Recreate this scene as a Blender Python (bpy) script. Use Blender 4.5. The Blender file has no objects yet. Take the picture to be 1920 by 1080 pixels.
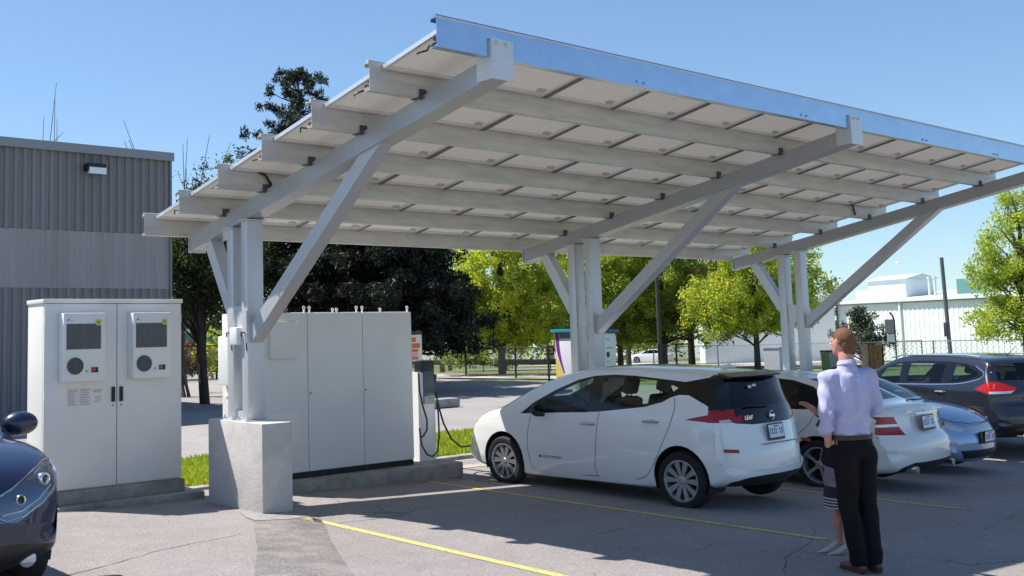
import bpy, bmesh, math, random
import numpy as np
from mathutils import Vector, Matrix
R = math.radians
rng = random.Random(7)
scene = bpy.context.scene
COL = scene.collection
SUN_DIR = Vector((-.378, .525, 1.0)).normalized()   # towards the sun

# ------------------------------------------------------------ materials
MATS = {}
def nodes_of(m):
    m.use_nodes = True
    nt = m.node_tree
    return nt, nt.nodes, nt.links, nt.nodes['Principled BSDF']

def mat(name, col, rough=.6, metal=0., noise=0., nscale=8., bump=0., bscale=60., coat=0., spec=.5, emit=None, trans=0., stretch=None, col2=None, mixlo=.35, mixhi=.65):
    if name in MATS: return MATS[name]
    m = bpy.data.materials.new(name)
    nt, N, L, P = nodes_of(m)
    P.inputs['Base Color'].default_value = (*col, 1)
    P.inputs['Roughness'].default_value = rough
    P.inputs['Metallic'].default_value = metal
    P.inputs['Specular IOR Level'].default_value = spec
    P.inputs['Coat Weight'].default_value = coat
    P.inputs['Coat Roughness'].default_value = .03
    if emit:
        P.inputs['Emission Color'].default_value = (*emit[0], 1); P.inputs['Emission Strength'].default_value = emit[1]
    if noise > 0 or bump > 0 or col2:
        tc = N.new('ShaderNodeTexCoord')
        mp = N.new('ShaderNodeMapping'); L.new(tc.outputs['Object'], mp.inputs[0])
        if stretch: mp.inputs['Scale'].default_value = stretch
    if noise > 0 or col2:
        n = N.new('ShaderNodeTexNoise'); n.inputs['Scale'].default_value = nscale; n.inputs['Detail'].default_value = 6
        n.inputs['Roughness'].default_value = .62
        L.new(mp.outputs[0], n.inputs['Vector'])
        r = N.new('ShaderNodeValToRGB')
        r.color_ramp.elements[0].position = mixlo; r.color_ramp.elements[1].position = mixhi
        a = col2 if col2 else tuple(c*(1-noise) for c in col)
        b = col if col2 else tuple(min(1, c*(1+noise)) for c in col)
        r.color_ramp.elements[0].color = (*a, 1); r.color_ramp.elements[1].color = (*b, 1)
        L.new(n.outputs['Fac'], r.inputs[0]); L.new(r.outputs[0], P.inputs['Base Color'])
    if bump > 0:
        n2 = N.new('ShaderNodeTexNoise'); n2.inputs['Scale'].default_value = bscale; n2.inputs['Detail'].default_value = 4
        L.new(mp.outputs[0], n2.inputs['Vector'])
        bp = N.new('ShaderNodeBump'); bp.inputs['Strength'].default_value = bump; bp.inputs['Distance'].default_value = .02
        L.new(n2.outputs['Fac'], bp.inputs['Height']); L.new(bp.outputs[0], P.inputs['Normal'])
    MATS[name] = m
    return m

def glass_mat(name, tint, opac=.0, refl=.08, rough=.0):
    """thin window glass: tinted see-through sheet with a Fresnel mirror on top"""
    m = bpy.data.materials.new(name); m.use_nodes = True
    nt = m.node_tree; N = nt.nodes; L = nt.links
    for n in list(N): N.remove(n)
    out = N.new('ShaderNodeOutputMaterial'); mix = N.new('ShaderNodeMixShader'); tr = N.new('ShaderNodeBsdfTransparent')
    gl = N.new('ShaderNodeBsdfGlossy'); fr = N.new('ShaderNodeLayerWeight')
    tr.inputs[0].default_value = (*tint, 1); gl.inputs['Roughness'].default_value = rough
    fr.inputs['Blend'].default_value = .5
    pw = N.new('ShaderNodeMath'); pw.operation = 'POWER'; pw.inputs[1].default_value = 4.5; L.new(fr.outputs['Facing'], pw.inputs[0])
    ml = N.new('ShaderNodeMath'); ml.operation = 'MULTIPLY_ADD'; ml.inputs[1].default_value = .85; ml.inputs[2].default_value = .045; L.new(pw.outputs[0], ml.inputs[0])
    L.new(ml.outputs[0], mix.inputs[0]); L.new(tr.outputs[0], mix.inputs[1]); L.new(gl.outputs[0], mix.inputs[2]); L.new(mix.outputs[0], out.inputs[0])
    MATS[name] = m
    return m

def add_ground_detail(m, P=None, cracks=0, speck=.35, patches=.25, big=.35, base=(.25, .24, .23)):
    """asphalt / concrete: stones, blotches and fine cracks, in object space"""
    nt, N, L, P = nodes_of(m)
    tc = N.new('ShaderNodeTexCoord')
    def noise(sc, det=6, rg=.6):
        n = N.new('ShaderNodeTexNoise'); n.inputs['Scale'].default_value = sc; n.inputs['Detail'].default_value = det; n.inputs['Roughness'].default_value = rg
        L.new(tc.outputs['Object'], n.inputs['Vector']); return n.outputs['Fac']
    def rampv(src, a, b, lo, hi):
        r = N.new('ShaderNodeMapRange'); r.inputs[1].default_value = a; r.inputs[2].default_value = b; r.inputs[3].default_value = lo; r.inputs[4].default_value = hi
        L.new(src, r.inputs[0]); return r.outputs[0]
    def mul(a, b):
        x = N.new('ShaderNodeMath'); x.operation = 'MULTIPLY'
        L.new(a, x.inputs[0]); L.new(b, x.inputs[1]); return x.outputs[0]
    v = rampv(noise(55, 4, .85), .35, .65, 1-speck, 1+speck)
    v = mul(v, rampv(noise(.5, 5), .35, .65, 1-big*.5, 1+big*.4))
    v = mul(v, rampv(noise(3.2, 7, .7), .35, .7, 1-patches*.6, 1+patches*.4))
    v = mul(v, rampv(noise(1.15, 8, .75), .60, .72, 1, .80)); v = mul(v, rampv(noise(14, 5, .8), .68, .76, 1, .62))
    if cracks:
        vo = N.new('ShaderNodeTexVoronoi'); vo.feature = 'DISTANCE_TO_EDGE'; vo.inputs['Scale'].default_value = cracks
        wv = N.new('ShaderNodeTexNoise'); wv.inputs['Scale'].default_value = 1.6; wv.inputs['Detail'].default_value = 5
        L.new(tc.outputs['Object'], wv.inputs['Vector'])
        ad = N.new('ShaderNodeVectorMath'); ad.operation = 'MULTIPLY_ADD'; ad.inputs[1].default_value = (1.1, 1.1, 0)
        L.new(wv.outputs['Color'], ad.inputs[0]); L.new(tc.outputs['Object'], ad.inputs[2]); L.new(ad.outputs[0], vo.inputs['Vector'])
        cr = rampv(vo.outputs['Distance'], .0, .0045, .45, 1.)
        # only some of the crack network shows
        mk = rampv(noise(.35, 2), .5, .56, 0, 1)
        mx = N.new('ShaderNodeMix'); mx.data_type = 'FLOAT'; mx.inputs[2].default_value = 1.
        L.new(mk, mx.inputs[0]); L.new(cr, mx.inputs[3]); v = mul(v, mx.outputs[0])
    vm = N.new('ShaderNodeVectorMath'); vm.operation = 'SCALE'; vm.inputs[0].default_value = base
    L.new(v, vm.inputs['Scale']); L.new(vm.outputs[0], P.inputs['Base Color'])
    P.inputs['Roughness'].default_value = .88
    bp = N.new('ShaderNodeBump'); bp.inputs['Strength'].default_value = .5; bp.inputs['Distance'].default_value = .006
    L.new(noise(160, 3, .7), bp.inputs['Height']); L.new(bp.outputs[0], P.inputs['Normal'])

def through(m, fac, kind):
    # let part of the light pass: thin glass-glass modules with gaps between their cells
    nt = m.node_tree; N = nt.nodes; L = nt.links; P = N['Principled BSDF']; out = N['Material Output']
    t = N.new('ShaderNodeBsdfTransparent' if kind == 'clear' else 'ShaderNodeBsdfTranslucent'); t.inputs[0].default_value = (1, .97, .90, 1)
    mx = N.new('ShaderNodeMixShader'); mx.inputs[0].default_value = fac
    L.new(P.outputs[0], mx.inputs[1]); L.new(t.outputs[0], mx.inputs[2]); L.new(mx.outputs[0], out.inputs[0])

# ------------------------------------------------------------ mesh helpers
class MB:
    """collects simple shapes and links them as ONE mesh object"""
    def __init__(s): s.v = []; s.f = []; s.m = []; s.mats = []; s.sm = []
    def mi(s, m):
        if m is None: return 0
        if m not in s.mats: s.mats.append(m)
        return s.mats.index(m)
    def add(s, vs, fs, m=None, M=None, smooth=False):
        o = len(s.v); k = s.mi(m)
        for p in vs:
            p = Vector(p)
            s.v.append(tuple(M @ p) if M else tuple(p))
        for f in fs:
            s.f.append(tuple(i+o for i in f)); s.m.append(k); s.sm.append(smooth)
    def box(s, x0, x1, y0, y1, z0, z1, m=None, M=None, c=0.):
        vs = [(x, y, z) for x in (x0, x1) for y in (y0, y1) for z in (z0, z1)]
        if c <= 0:
            s.add(vs, [(0, 1, 3, 2), (4, 6, 7, 5), (0, 4, 5, 1), (2, 3, 7, 6), (0, 2, 6, 4), (1, 5, 7, 3)], m, M); return
        bm = bmesh.new(); bmesh.ops.create_cube(bm, size=1)
        for v in bm.verts: v.co = Vector(((x0+x1)/2+v.co.x*(x1-x0), (y0+y1)/2+v.co.y*(y1-y0), (z0+z1)/2+v.co.z*(z1-z0)))
        bmesh.ops.bevel(bm, geom=bm.edges[:], offset=c, segments=2, affect='EDGES', profile=.6)
        s.frombm(bm, m, M)
    def frombm(s, bm, m=None, M=None, smooth=False):
        bm.verts.index_update()
        s.add([v.co.copy() for v in bm.verts], [tuple(v.index for v in f.verts) for f in bm.faces], m, M, smooth); bm.free()
    def tube(s, pts, r, m=None, n=8, cap=True, M=None):
        pts = [Vector(p) for p in pts]; rs = r if isinstance(r, (list, tuple)) else [r]*len(pts)
        vs = []; fs = []; up = None
        for i, p in enumerate(pts):
            t = (pts[min(i+1, len(pts)-1)]-pts[max(i-1, 0)]).normalized()
            if up is None: up = Vector((0, 0, 1)) if abs(t.z) < .9 else Vector((1, 0, 0))
            a = t.cross(up).normalized(); b = a.cross(t).normalized(); up = b
            for k in range(n):
                an = 2*math.pi*k/n; vs.append(p+a*math.cos(an)*rs[i]+b*math.sin(an)*rs[i])
        for i in range(len(pts)-1):
            for k in range(n): fs.append((i*n+k, i*n+(k+1) % n, (i+1)*n+(k+1) % n, (i+1)*n+k))
        s.add(vs, fs, m, M, True)
        if cap:
            s.add(vs[:n], [tuple(reversed(range(n)))], m, M); s.add(vs[-n:], [tuple(range(n))], m, M)
    def beam(s, a, b, w=.1, h=.1, m=None, up=(1, 0, 0)):
        """rectangular bar from a to b; w across 'up' axis, h along the remaining one"""
        a = Vector(a); b = Vector(b); t = (b-a).normalized(); u = Vector(up); u = (u-t*u.dot(t)).normalized(); w2 = t.cross(u)
        vs = [p+u*sx*w/2+w2*sy*h/2 for p in (a, b) for sx in (-1, 1) for sy in (-1, 1)]
        s.add(vs, [(0, 2, 3, 1), (4, 5, 7, 6), (0, 1, 5, 4), (2, 6, 7, 3), (0, 4, 6, 2), (1, 3, 7, 5)], m)
    def lathe(s, prof, m=None, n=32, M=None, axis='z', smooth=True):
        vs = []; fs = []
        for (r, z) in prof:
            for k in range(n):
                a = 2*math.pi*k/n; x, y = r*math.cos(a), r*math.sin(a)
                vs.append((x, y, z) if axis == 'z' else ((z, x, y) if axis == 'x' else (x, z, y)))
        for i in range(len(prof)-1):
            for k in range(n):
                q = (i*n+k, i*n+(k+1) % n, (i+1)*n+(k+1) % n, (i+1)*n+k)
                fs.append(q if axis != 'y' else q[::-1])
        s.add(vs, fs, m, M, smooth)
    def prism(s, poly, d0, d1, m=None, axis='x', M=None):
        """poly in the plane across 'axis', extruded d0..d1"""
        def P(a, b, d): return (d, a, b) if axis == 'x' else ((a, d, b) if axis == 'y' else (a, b, d))
        n = len(poly); vs = [P(a, b, d0) for a, b in poly]+[P(a, b, d1) for a, b in poly]
        s.add(vs, [tuple(range(n)), tuple(range(2*n-1, n-1, -1))]+[(i, i+n, (i+1) % n+n, (i+1) % n) for i in range(n)], m, M)
    def build(s, name, m=None, parent=None, loc=None, rot=None, angle=35, fix=True):
        me = bpy.data.meshes.new(name); me.from_pydata(s.v, [], s.f)
        if m is not None: me.materials.append(m)
        else:
            for x in s.mats: me.materials.append(x)
            me.polygons.foreach_set('material_index', s.m)
        if fix:
            bm = bmesh.new(); bm.from_mesh(me); bmesh.ops.recalc_face_normals(bm, faces=bm.faces); bm.to_mesh(me); bm.free()
        me.polygons.foreach_set('use_smooth', [True]*len(me.polygons))
        me.set_sharp_from_angle(angle=R(angle))
        return link(name, me, parent, loc, rot)

def link(name, me, parent=None, loc=None, rot=None):
    o = bpy.data.objects.new(name, me); COL.objects.link(o)
    if parent: o.parent = parent
    if loc: o.location = loc
    if rot: o.rotation_euler = rot
    return o
def tag(o, label=None, cat=None, group=None, kind=None):
    if label: o['label'] = label
    if cat: o['category'] = cat
    if group: o['group'] = group
    if kind: o['kind'] = kind
    return o
def thing(name, label, cat, loc=(0, 0, 0), rz=0, group=None):
    o = bpy.data.objects.new(name, None); COL.objects.link(o); o.empty_display_size = .2
    o.location = loc; o.rotation_euler = (0, 0, rz)
    return tag(o, label, cat, group)
def copy_tree(o, parent=None):
    c = o.copy(); COL.objects.link(c); c.parent = parent
    for ch in list(o.children): copy_tree(ch, c)
    return c
def text_mesh(txt, size, depth=.002, bold=False):
    cu = bpy.data.curves.new('t', 'FONT'); cu.body = txt; cu.size = size; cu.extrude = depth; cu.align_x = 'CENTER'; cu.align_y = 'CENTER'; cu.resolution_u = 2
    if bold: cu.offset = size*.02
    ob = bpy.data.objects.new('t', cu); COL.objects.link(ob)
    dg = bpy.context.evaluated_depsgraph_get(); me = bpy.data.meshes.new_from_object(ob.evaluated_get(dg))
    bpy.data.objects.remove(ob); bpy.data.curves.remove(cu)
    return me
def add_text(mb, txt, size, m, M, depth=.002, bold=False):
    me = text_mesh(txt, size, depth, bold)
    mb.add([v.co for v in me.vertices], [tuple(p.vertices) for p in me.polygons], m, M); bpy.data.meshes.remove(me)

# ------------------------------------------------------------ the lie of the land
GX = -.03904
def gz(x, y=-3.):
    t = min(max((.6-y)/1.2, 0), 1); r = min(max((18-x)/6, 0), 1)
    return GX*max(x, -12)*t*r

# ------------------------------------------------------------ material library
M = {}
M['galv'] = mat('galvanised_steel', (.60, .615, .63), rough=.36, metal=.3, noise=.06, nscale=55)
M['galv_brace'] = mat('galvanised_brace', (.50, .51, .53), rough=.36, metal=.3, noise=.06, nscale=55)  # same steel, toned between the lit posts and the shaded rafters
M['galv_shaded'] = mat('galvanised_rafter_shaded', (.40, .41, .43), rough=.36, metal=.35, noise=.07, nscale=50)  # post steel darkened: the shade on the rafters is put into the colour
M['galv_skyblue'] = mat('galvanised_fascia_skyblue', (.44, .54, .69), rough=.26, metal=.95, noise=.05, nscale=6)  # blue of the reflected sky is put into the metal colour
M['galv_dull'] = mat('galvanised_purlin', (.55, .535, .51), rough=.45, metal=.25, noise=.13, nscale=3.2, stretch=(.6, 1, 4))
M['alu'] = mat('aluminium_frame', (.74, .75, .76), rough=.38, metal=.55)
M['backsheet'] = mat('panel_backsheet', (.84, .81, .76), rough=.55, noise=.07, nscale=6, stretch=(3, .5, 1))
M['cell'] = mat('panel_cells', (.012, .016, .04), rough=.12, coat=1)
M['jbox'] = mat('junction_box_grey', (.50, .485, .46), rough=.6)
M['concrete'] = mat('concrete_pedestal', (.56, .525, .49), rough=.9, noise=.10, nscale=3.5, bump=.2, bscale=30)
M['concrete_pad'] = mat('concrete_pad', (.30, .28, .255), rough=.92, noise=.3, nscale=4, bump=.4, bscale=22)
M['cab'] = mat('cabinet_paint', (.80, .775, .735), rough=.38, noise=.035, nscale=1.5, spec=.4)
M['cab2'] = mat('cabinet_paint_unit', (.80, .785, .75), rough=.4, noise=.03, nscale=2)
M['black'] = mat('black_plastic', (.012, .012, .013), rough=.45)
M['dark'] = mat('dark_recess', (.02, .02, .022), rough=.8)
M['seam'] = mat('door_gap', (.03, .03, .035), rough=.9)
M['grille'] = mat('vent_grille', (.16, .17, .17), rough=.6)
M['white'] = mat('white_paint', (.78, .79, .80), rough=.35)
M['paper'] = mat('label_paper', (.74, .71, .68), rough=.7)
M['ink'] = mat('label_ink', (.25, .24, .25), rough=.8)
M['yellowlabel'] = mat('yellow_label', (.65, .58, .02), rough=.6)
M['red'] = mat('red_plastic', (.45, .02, .025), rough=.35)
M['redsign'] = mat('red_sign_print', (.42, .05, .06), rough=.5)
M['orange'] = mat('orange_sign', (.62, .16, .05), rough=.55)
M['chrome'] = mat('chrome', (.8, .8, .8), rough=.12, metal=1)
M['silver'] = mat('wheel_silver', (.50, .51, .53), rough=.3, metal=.75)
M['rubber'] = mat('tyre_rubber', (.014, .014, .015), rough=.8, bump=.2, bscale=60)
M['carwhite'] = mat('car_paint_white', (.86, .85, .83), rough=.32, coat=1., spec=.5)
M['carpearl'] = mat('car_paint_pearl', (.80, .79, .755), rough=.32, coat=1.)
M['carblue'] = mat('car_paint_light_blue', (.28, .40, .62), rough=.3, metal=.4, coat=1.)
M['carnavy'] = mat('car_paint_navy', (.005, .009, .045), rough=.35, metal=.0, coat=.7)
M['cargraph'] = mat('car_paint_graphite', (.012, .014, .026), rough=.3, metal=.2, coat=1.)
M['carblack'] = mat('car_paint_black', (.005, .005, .006), rough=.16, spec=.5)
M['taillight'] = mat('tail_lamp_red', (.38, .006, .012), rough=.22, coat=.25, spec=.4)
M['lampclear'] = mat('lamp_clear', (.55, .57, .60), rough=.12, metal=.35, coat=1)
M['lampamber'] = mat('lamp_amber', (.62, .16, .05), rough=.15, coat=1)
M['lampdark'] = mat('lamp_housing', (.10, .13, .19), rough=.12, metal=.5, coat=1)
M['seatcloth'] = mat('seat_cloth', (.02, .02, .023), rough=.9)
M['plate'] = mat('plate_white', (.72, .76, .78), rough=.4)
M['plateink'] = mat('plate_ink', (.05, .09, .30), rough=.5)
M['skin'] = mat('skin', (.52, .25, .19), rough=.55, noise=.1, nscale=12)
M['hair'] = mat('hair_short_reddish', (.17, .075, .035), rough=.8, noise=.35, nscale=90, bump=.6, bscale=160)
M['hairdark'] = mat('hair_brown', (.05, .03, .02), rough=.7, noise=.3, nscale=60)
M['shirt'] = mat('shirt_lavender', (.43, .435, .63), rough=.85, noise=.07, nscale=9, bump=.9, bscale=9, stretch=(1.3, 1.3, .55))
M['trousers'] = mat('trousers_black', (.006, .006, .008), rough=.9, noise=.3, nscale=5, bump=.8, bscale=7, stretch=(1.4, 1.4, .5), spec=.25)
M['leather'] = mat('shoe_brown', (.10, .035, .02), rough=.4)
M['heel'] = mat('shoe_nude', (.52, .40, .36), rough=.35)
M['trunkbark'] = mat('bark', (.055, .042, .034), rough=.95, noise=.4, nscale=9, bump=.6, bscale=25, stretch=(1, 1, .25))
M['polemetal'] = mat('dark_pole', (.045, .045, .05), rough=.55)
M['fenceblack'] = mat('fence_black', (.014, .014, .015), rough=.6)
M['wood'] = mat('brown_wood', (.22, .11, .055), rough=.8, noise=.25, nscale=8)
M['teal'] = mat('teal_cladding', (.10, .24, .225), rough=.55, noise=.08, nscale=.5)
M['kteal'] = mat('kiosk_teal', (.03, .42, .38), rough=.4)
M['kcyan'] = mat('kiosk_cyan', (.28, .68, .72), rough=.4)
M['kblue'] = mat('kiosk_blue', (.015, .16, .34), rough=.4)
M['kpurple'] = mat('kiosk_purple', (.18, .02, .27), rough=.4)
M['kyellow'] = mat('kiosk_yellow', (.75, .55, .12), rough=.4)
M['kwhite'] = mat('kiosk_white', (.72, .72, .75), rough=.4)
G_CLEAR = glass_mat('glass_green_tint', (.60, .73, .67))
G_DARK = glass_mat('glass_privacy', (.07, .075, .08))
G_SCREEN = glass_mat('glass_windscreen', (.62, .72, .70))
def zfar_(x, y): return -.028*max(0, (x+6.27)*.624+(y+11.18)*.781-46)
# ------------------------------------------------------------ setting: ground, lot, drive, sky
def sheet(name, x0, x1, y0, y1, dz, m, nx=None, ny=None, fz=gz):
    xs = sorted(set([x0, x1]+[x for x in list(range(-12, 20, 1))+[18] if x0 < x < x1]+([] if nx is None else list(nx))))
    ys = sorted(set([y0, y1]+[y for y in [-.6, -.3, 0, .3, .6]+list(range(6, 330, 6)) if y0 < y < y1]))
    vs = [(x, y, fz(x, y)+dz) for y in ys for x in xs]; n = len(xs)
    fs = [(j*n+i, j*n+i+1, (j+1)*n+i+1, (j+1)*n+i) for j in range(len(ys)-1) for i in range(n-1)]
    me = bpy.data.meshes.new(name); me.from_pydata(vs, [], fs); me.materials.append(m)
    return tag(link(name, me), kind='structure')
def flat_poly(name, poly, dz, m, fz=gz):
    me = bpy.data.meshes.new(name); me.from_pydata([(x, y, fz(x, y)+dz) for x, y in poly], [], [tuple(range(len(poly)))]); me.materials.append(m)
    return tag(link(name, me), kind='structure')

m_as = bpy.data.materials.new('asphalt_lot'); add_ground_detail(m_as, cracks=.2, base=(.276, .25, .238), speck=.42, big=.16, patches=.16)
m_dr = bpy.data.materials.new('asphalt_drive'); add_ground_detail(m_dr, cracks=.12, base=(.31, .285, .268), speck=.2, big=.2, patches=.18)
m_patch = bpy.data.materials.new('asphalt_repair'); add_ground_detail(m_patch, base=(.235, .212, .20), speck=.5, patches=.6, big=.4)
m_walk = bpy.data.materials.new('concrete_walk'); add_ground_detail(m_walk, base=(.42, .385, .35), speck=.12)
m_soil = bpy.data.materials.new('grass_ground'); add_ground_detail(m_soil, base=(.20, .23, .05), speck=.35, patches=.5, big=.4)
m_lawn = bpy.data.materials.new('lawn_far'); add_ground_detail(m_lawn, base=(.17, .20, .06), speck=.3, patches=.6, big=.5)

def gfar(x, y):
    return gz(x, y)
GROUND_LATER = True
sheet('parking_lot', -30, 24, -34, .45, 0, m_as)
sheet('road', -34, 21, 3.42, 60, -.008, m_dr)
sheet('far_road', 38, 47, -40, 40, -.004, m_dr, nx=range(38, 47, 1), fz=lambda x, y: gz(x, y)+zfar_(x, y))
sheet('access_road', 40, 62, 21.5, 33, .0, m_walk, nx=range(40, 62, 2), fz=lambda x, y: gz(x, y)+zfar_(x, y))
sheet('access_road', 62, 110, 28, 70, .0, m_walk, nx=range(62, 110, 4), fz=lambda x, y: gz(x, y)+zfar_(x, y))
# grass verge between the lot and the drive, with its kerbs
sheet('verge', -10, 7.2, .62, 3.30, .03, m_soil)
kb = MB(); kb.box(-10, 7.35, .45, .62, -.1, .035, c=.01); kb.box(-10, 7.35, 3.30, 3.42, -.1, .05, c=.01); kb.box(7.2, 7.35, .62, 3.3, -.1, .045, c=.01)
tag(kb.build('kerb', M['concrete_pad']), kind='structure')
flat_poly('walkway', [(2.95, .45), (7.3, .45), (7.3, -.02), (2.95, -.02)], .006, m_walk, fz=gz)
flat_poly('path', [(20.6, 26), (24.6, 24.5), (26.2, 15.0), (22.9, 15.5)], .0, m_walk)
# asphalt repair patch in front of the pedestal
rp = [(-.78, -1.55), (-1.0, -2.05), (-1.32, -2.6), (-1.75, -3.4), (-2.3, -4.3), (-2.95, -5.4), (-2.05, -5.4), (-1.55, -4.4), (-1.05, -3.45), (-.72, -2.9), (-.42, -2.35), (-.30, -1.9), (-.35, -1.5)]
flat_poly('repair_strip', rp, .004, m_patch)
pd = [(-.85, -1.5), (-.98, -1.85), (-1.02, -2.1), (-.70, -2.22), (-.35, -2.18), (-.2, -1.95), (-.22, -1.6)]
flat_poly('footing_collar', pd, .008, mat('collar_concrete', (.27, .26, .25), rough=.9, noise=.2, nscale=10))

# painted stall lines
def paint_mat(name, col):
    m = bpy.data.materials.new(name); nt, N, L, P = nodes_of(m)
    tc = N.new('ShaderNodeTexCoord'); n = N.new('ShaderNodeTexNoise'); n.inputs['Scale'].default_value = 45; n.inputs['Detail'].default_value = 6
    L.new(tc.outputs['Object'], n.inputs['Vector'])
    r = N.new('ShaderNodeValToRGB'); r.color_ramp.elements[0].position = .36; r.color_ramp.elements[1].position = .52
    r.color_ramp.elements[0].color = (.27, .25, .2, 1); r.color_ramp.elements[1].color = (*col, 1)
    L.new(n.outputs['Fac'], r.inputs[0]); L.new(r.outputs[0], P.inputs['Base Color']); P.inputs['Roughness'].default_value = .8
    return m
m_yel = paint_mat('yellow_line_paint', (.62, .52, .14)); m_fade = paint_mat('faded_line_paint', (.40, .36, .26))
def stripe(name, a, b, w, m, dz=.004):
    a = Vector(a); b = Vector(b); d = (b-a); n = max(2, int(d.length/.5)); t = d.normalized(); s = Vector((-t.y, t.x))*w/2
    vs = []
    for i in range(n+1):
        p = a+d*i/n
        for q in (p-s, p+s): vs.append((q.x, q.y, gz(q.x, q.y)+dz))
    me = bpy.data.meshes.new(name); me.from_pydata(vs, [], [(2*i, 2*i+1, 2*i+3, 2*i+2) for i in range(n)]); me.materials.append(m)
    return tag(link(name, me), kind='structure')
stripe('stall_line', (-.52, -1.85), (-.55, -7.4), .10, m_yel)
stripe('stall_line', (2.45, -.55), (2.545, -6.0), .09, m_yel)
stripe('stall_line', (5.60, -.5), (5.60, -5.85), .09, m_yel)
stripe('stall_line', (8.66, -.5), (8.60, -6.2), .09, m_fade)
stripe('stall_line', (11.55, -.5), (11.5, -5.6), .09, m_fade)
stripe('chalk_mark', (.95, -4.6), (1.75, -4.45), .02, m_fade)
stripe('chalk_mark', (1.15, -5.6), (1.6, -5.5), .02, m_fade)
stripe('chalk_mark', (-2.9, -4.55), (-2.5, -4.9), .09, mat('white_line_worn', (.5, .48, .46), rough=.8))

# crack sealed lines across the lot
def crack(pts, w=.012):
    P = []
    r = random.Random(len(pts)*7+int(pts[0][0]*10))
    for a, b in zip(pts[:-1], pts[1:]):
        n = int((Vector(b)-Vector(a)).length/.12)+1
        for i in range(n):
            t = i/n; P.append((a[0]+(b[0]-a[0])*t+r.uniform(-.02, .02), a[1]+(b[1]-a[1])*t+r.uniform(-.02, .02)))
    vs = []
    for i, p in enumerate(P):
        ww = w*r.uniform(.3, 1.2)
        vs += [(p[0], p[1]-ww/2, gz(*p)+.003), (p[0], p[1]+ww/2, gz(*p)+.003)]
    me = bpy.data.meshes.new('crack'); me.from_pydata(vs, [], [(2*i, 2*i+1, 2*i+3, 2*i+2) for i in range(len(P)-1)])
    me.materials.append(mat('crack_fill', (.05, .048, .046), rough=.9)); tag(link('pavement_crack', me), kind='structure')
crack([(-3.4, -3.55), (-2.4, -3.0), (-1.4, -2.65)]); crack([(-.55, -2.7), (.3, -2.65), (.75, -2.4)]); crack([(.9, -6.6), (1.5, -6.25), (2.3, -6.0), (3.2, -5.5)], .008)
crack([(4.2, -6.6), (6.0, -6.3), (8.2, -6.0), (11, -6.2)], .006)

# grass blades of the verge (uncountable): one object
def grass(name, x0, x1, y0, y1, n, h, z0, seed, cols=('grass_blade', (.16, .30, .03))):
    r = np.random.default_rng(seed); c = np.stack([r.uniform(x0, x1, n), r.uniform(y0, y1, n)], 1)
    vs = np.zeros((n*3, 3)); a = r.uniform(0, 2*np.pi, n); hh = h*r.uniform(.5, 1.2, n); w = .012+.01*r.random(n)
    vs[0::3, 0] = c[:, 0]-np.cos(a)*w; vs[0::3, 1] = c[:, 1]-np.sin(a)*w; vs[1::3, 0] = c[:, 0]+np.cos(a)*w; vs[1::3, 1] = c[:, 1]+np.sin(a)*w
    vs[2::3, 0] = c[:, 0]+r.normal(0, .03, n); vs[2::3, 1] = c[:, 1]+r.normal(0, .03, n)
    vs[0::3, 2] = vs[1::3, 2] = z0-.01; vs[2::3, 2] = z0+hh
    me = bpy.data.meshes.new(name); me.from_pydata(vs.tolist(), [], np.arange(n*3).reshape(n, 3).tolist())
    mt = [leafmat('grass_blade_a', (.27, .36, .03)), leafmat('grass_blade_b', (.40, .45, .06)), leafmat('dandelion', (.65, .55, .02))]
    for q in mt: me.materials.append(q)
    idx = r.choice(3, n, p=[.5, .47, .03]); me.polygons.foreach_set('material_index', idx.astype(np.int32))
    return tag(link(name, me), kind='stuff')
def leafmat(name, col, tr=.35, rough=.6):
    if name in MATS: return MATS[name]
    m = bpy.data.materials.new(name); nt, N, L, P = nodes_of(m)
    P.inputs['Base Color'].default_value = (*col, 1); P.inputs['Roughness'].default_value = rough; P.inputs['Specular IOR Level'].default_value = .25
    t = N.new('ShaderNodeBsdfTranslucent'); t.inputs[0].default_value = (col[0]*1.25, col[1]*1.3, col[2]*.8, 1)
    mx = N.new('ShaderNodeMixShader'); mx.inputs[0].default_value = tr
    L.new(P.outputs[0], mx.inputs[1]); L.new(t.outputs[0], mx.inputs[2]); L.new(mx.outputs[0], N['Material Output'].inputs[0])
    MATS[name] = m; return m
grass('grass', -1.2, 7.15, .64, 3.28, 26000, .075, .03, 3)
sheet('ground', -60, 330, -60, 330, -.045, m_lawn, nx=range(20, 330, 6), fz=lambda x, y: gz(x, y)+zfar_(x, y))
# ------------------------------------------------------------ the solar carport
P_ = .87240; TN = .187748; ZL = 3.2451; XL = -1.2058; XR = 10.727
B = [-.5526, 4.9217, 10.2526]
TH = math.atan(TN)
can = thing('solar_carport', 'galvanised steel solar carport with tilted panel roof over the parked cars', 'carport', (B[1], -1.2, gz(B[1], -1.2)))
def cpart(mb, name, m=None, **k):
    """built in world coordinates, then parented without moving"""
    o = mb.build(name, m, **k); o.parent = can; o.matrix_parent_inverse = Matrix.Translation(can.location).inverted(); return o
def ztop(y): return ZL-y*TN
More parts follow.
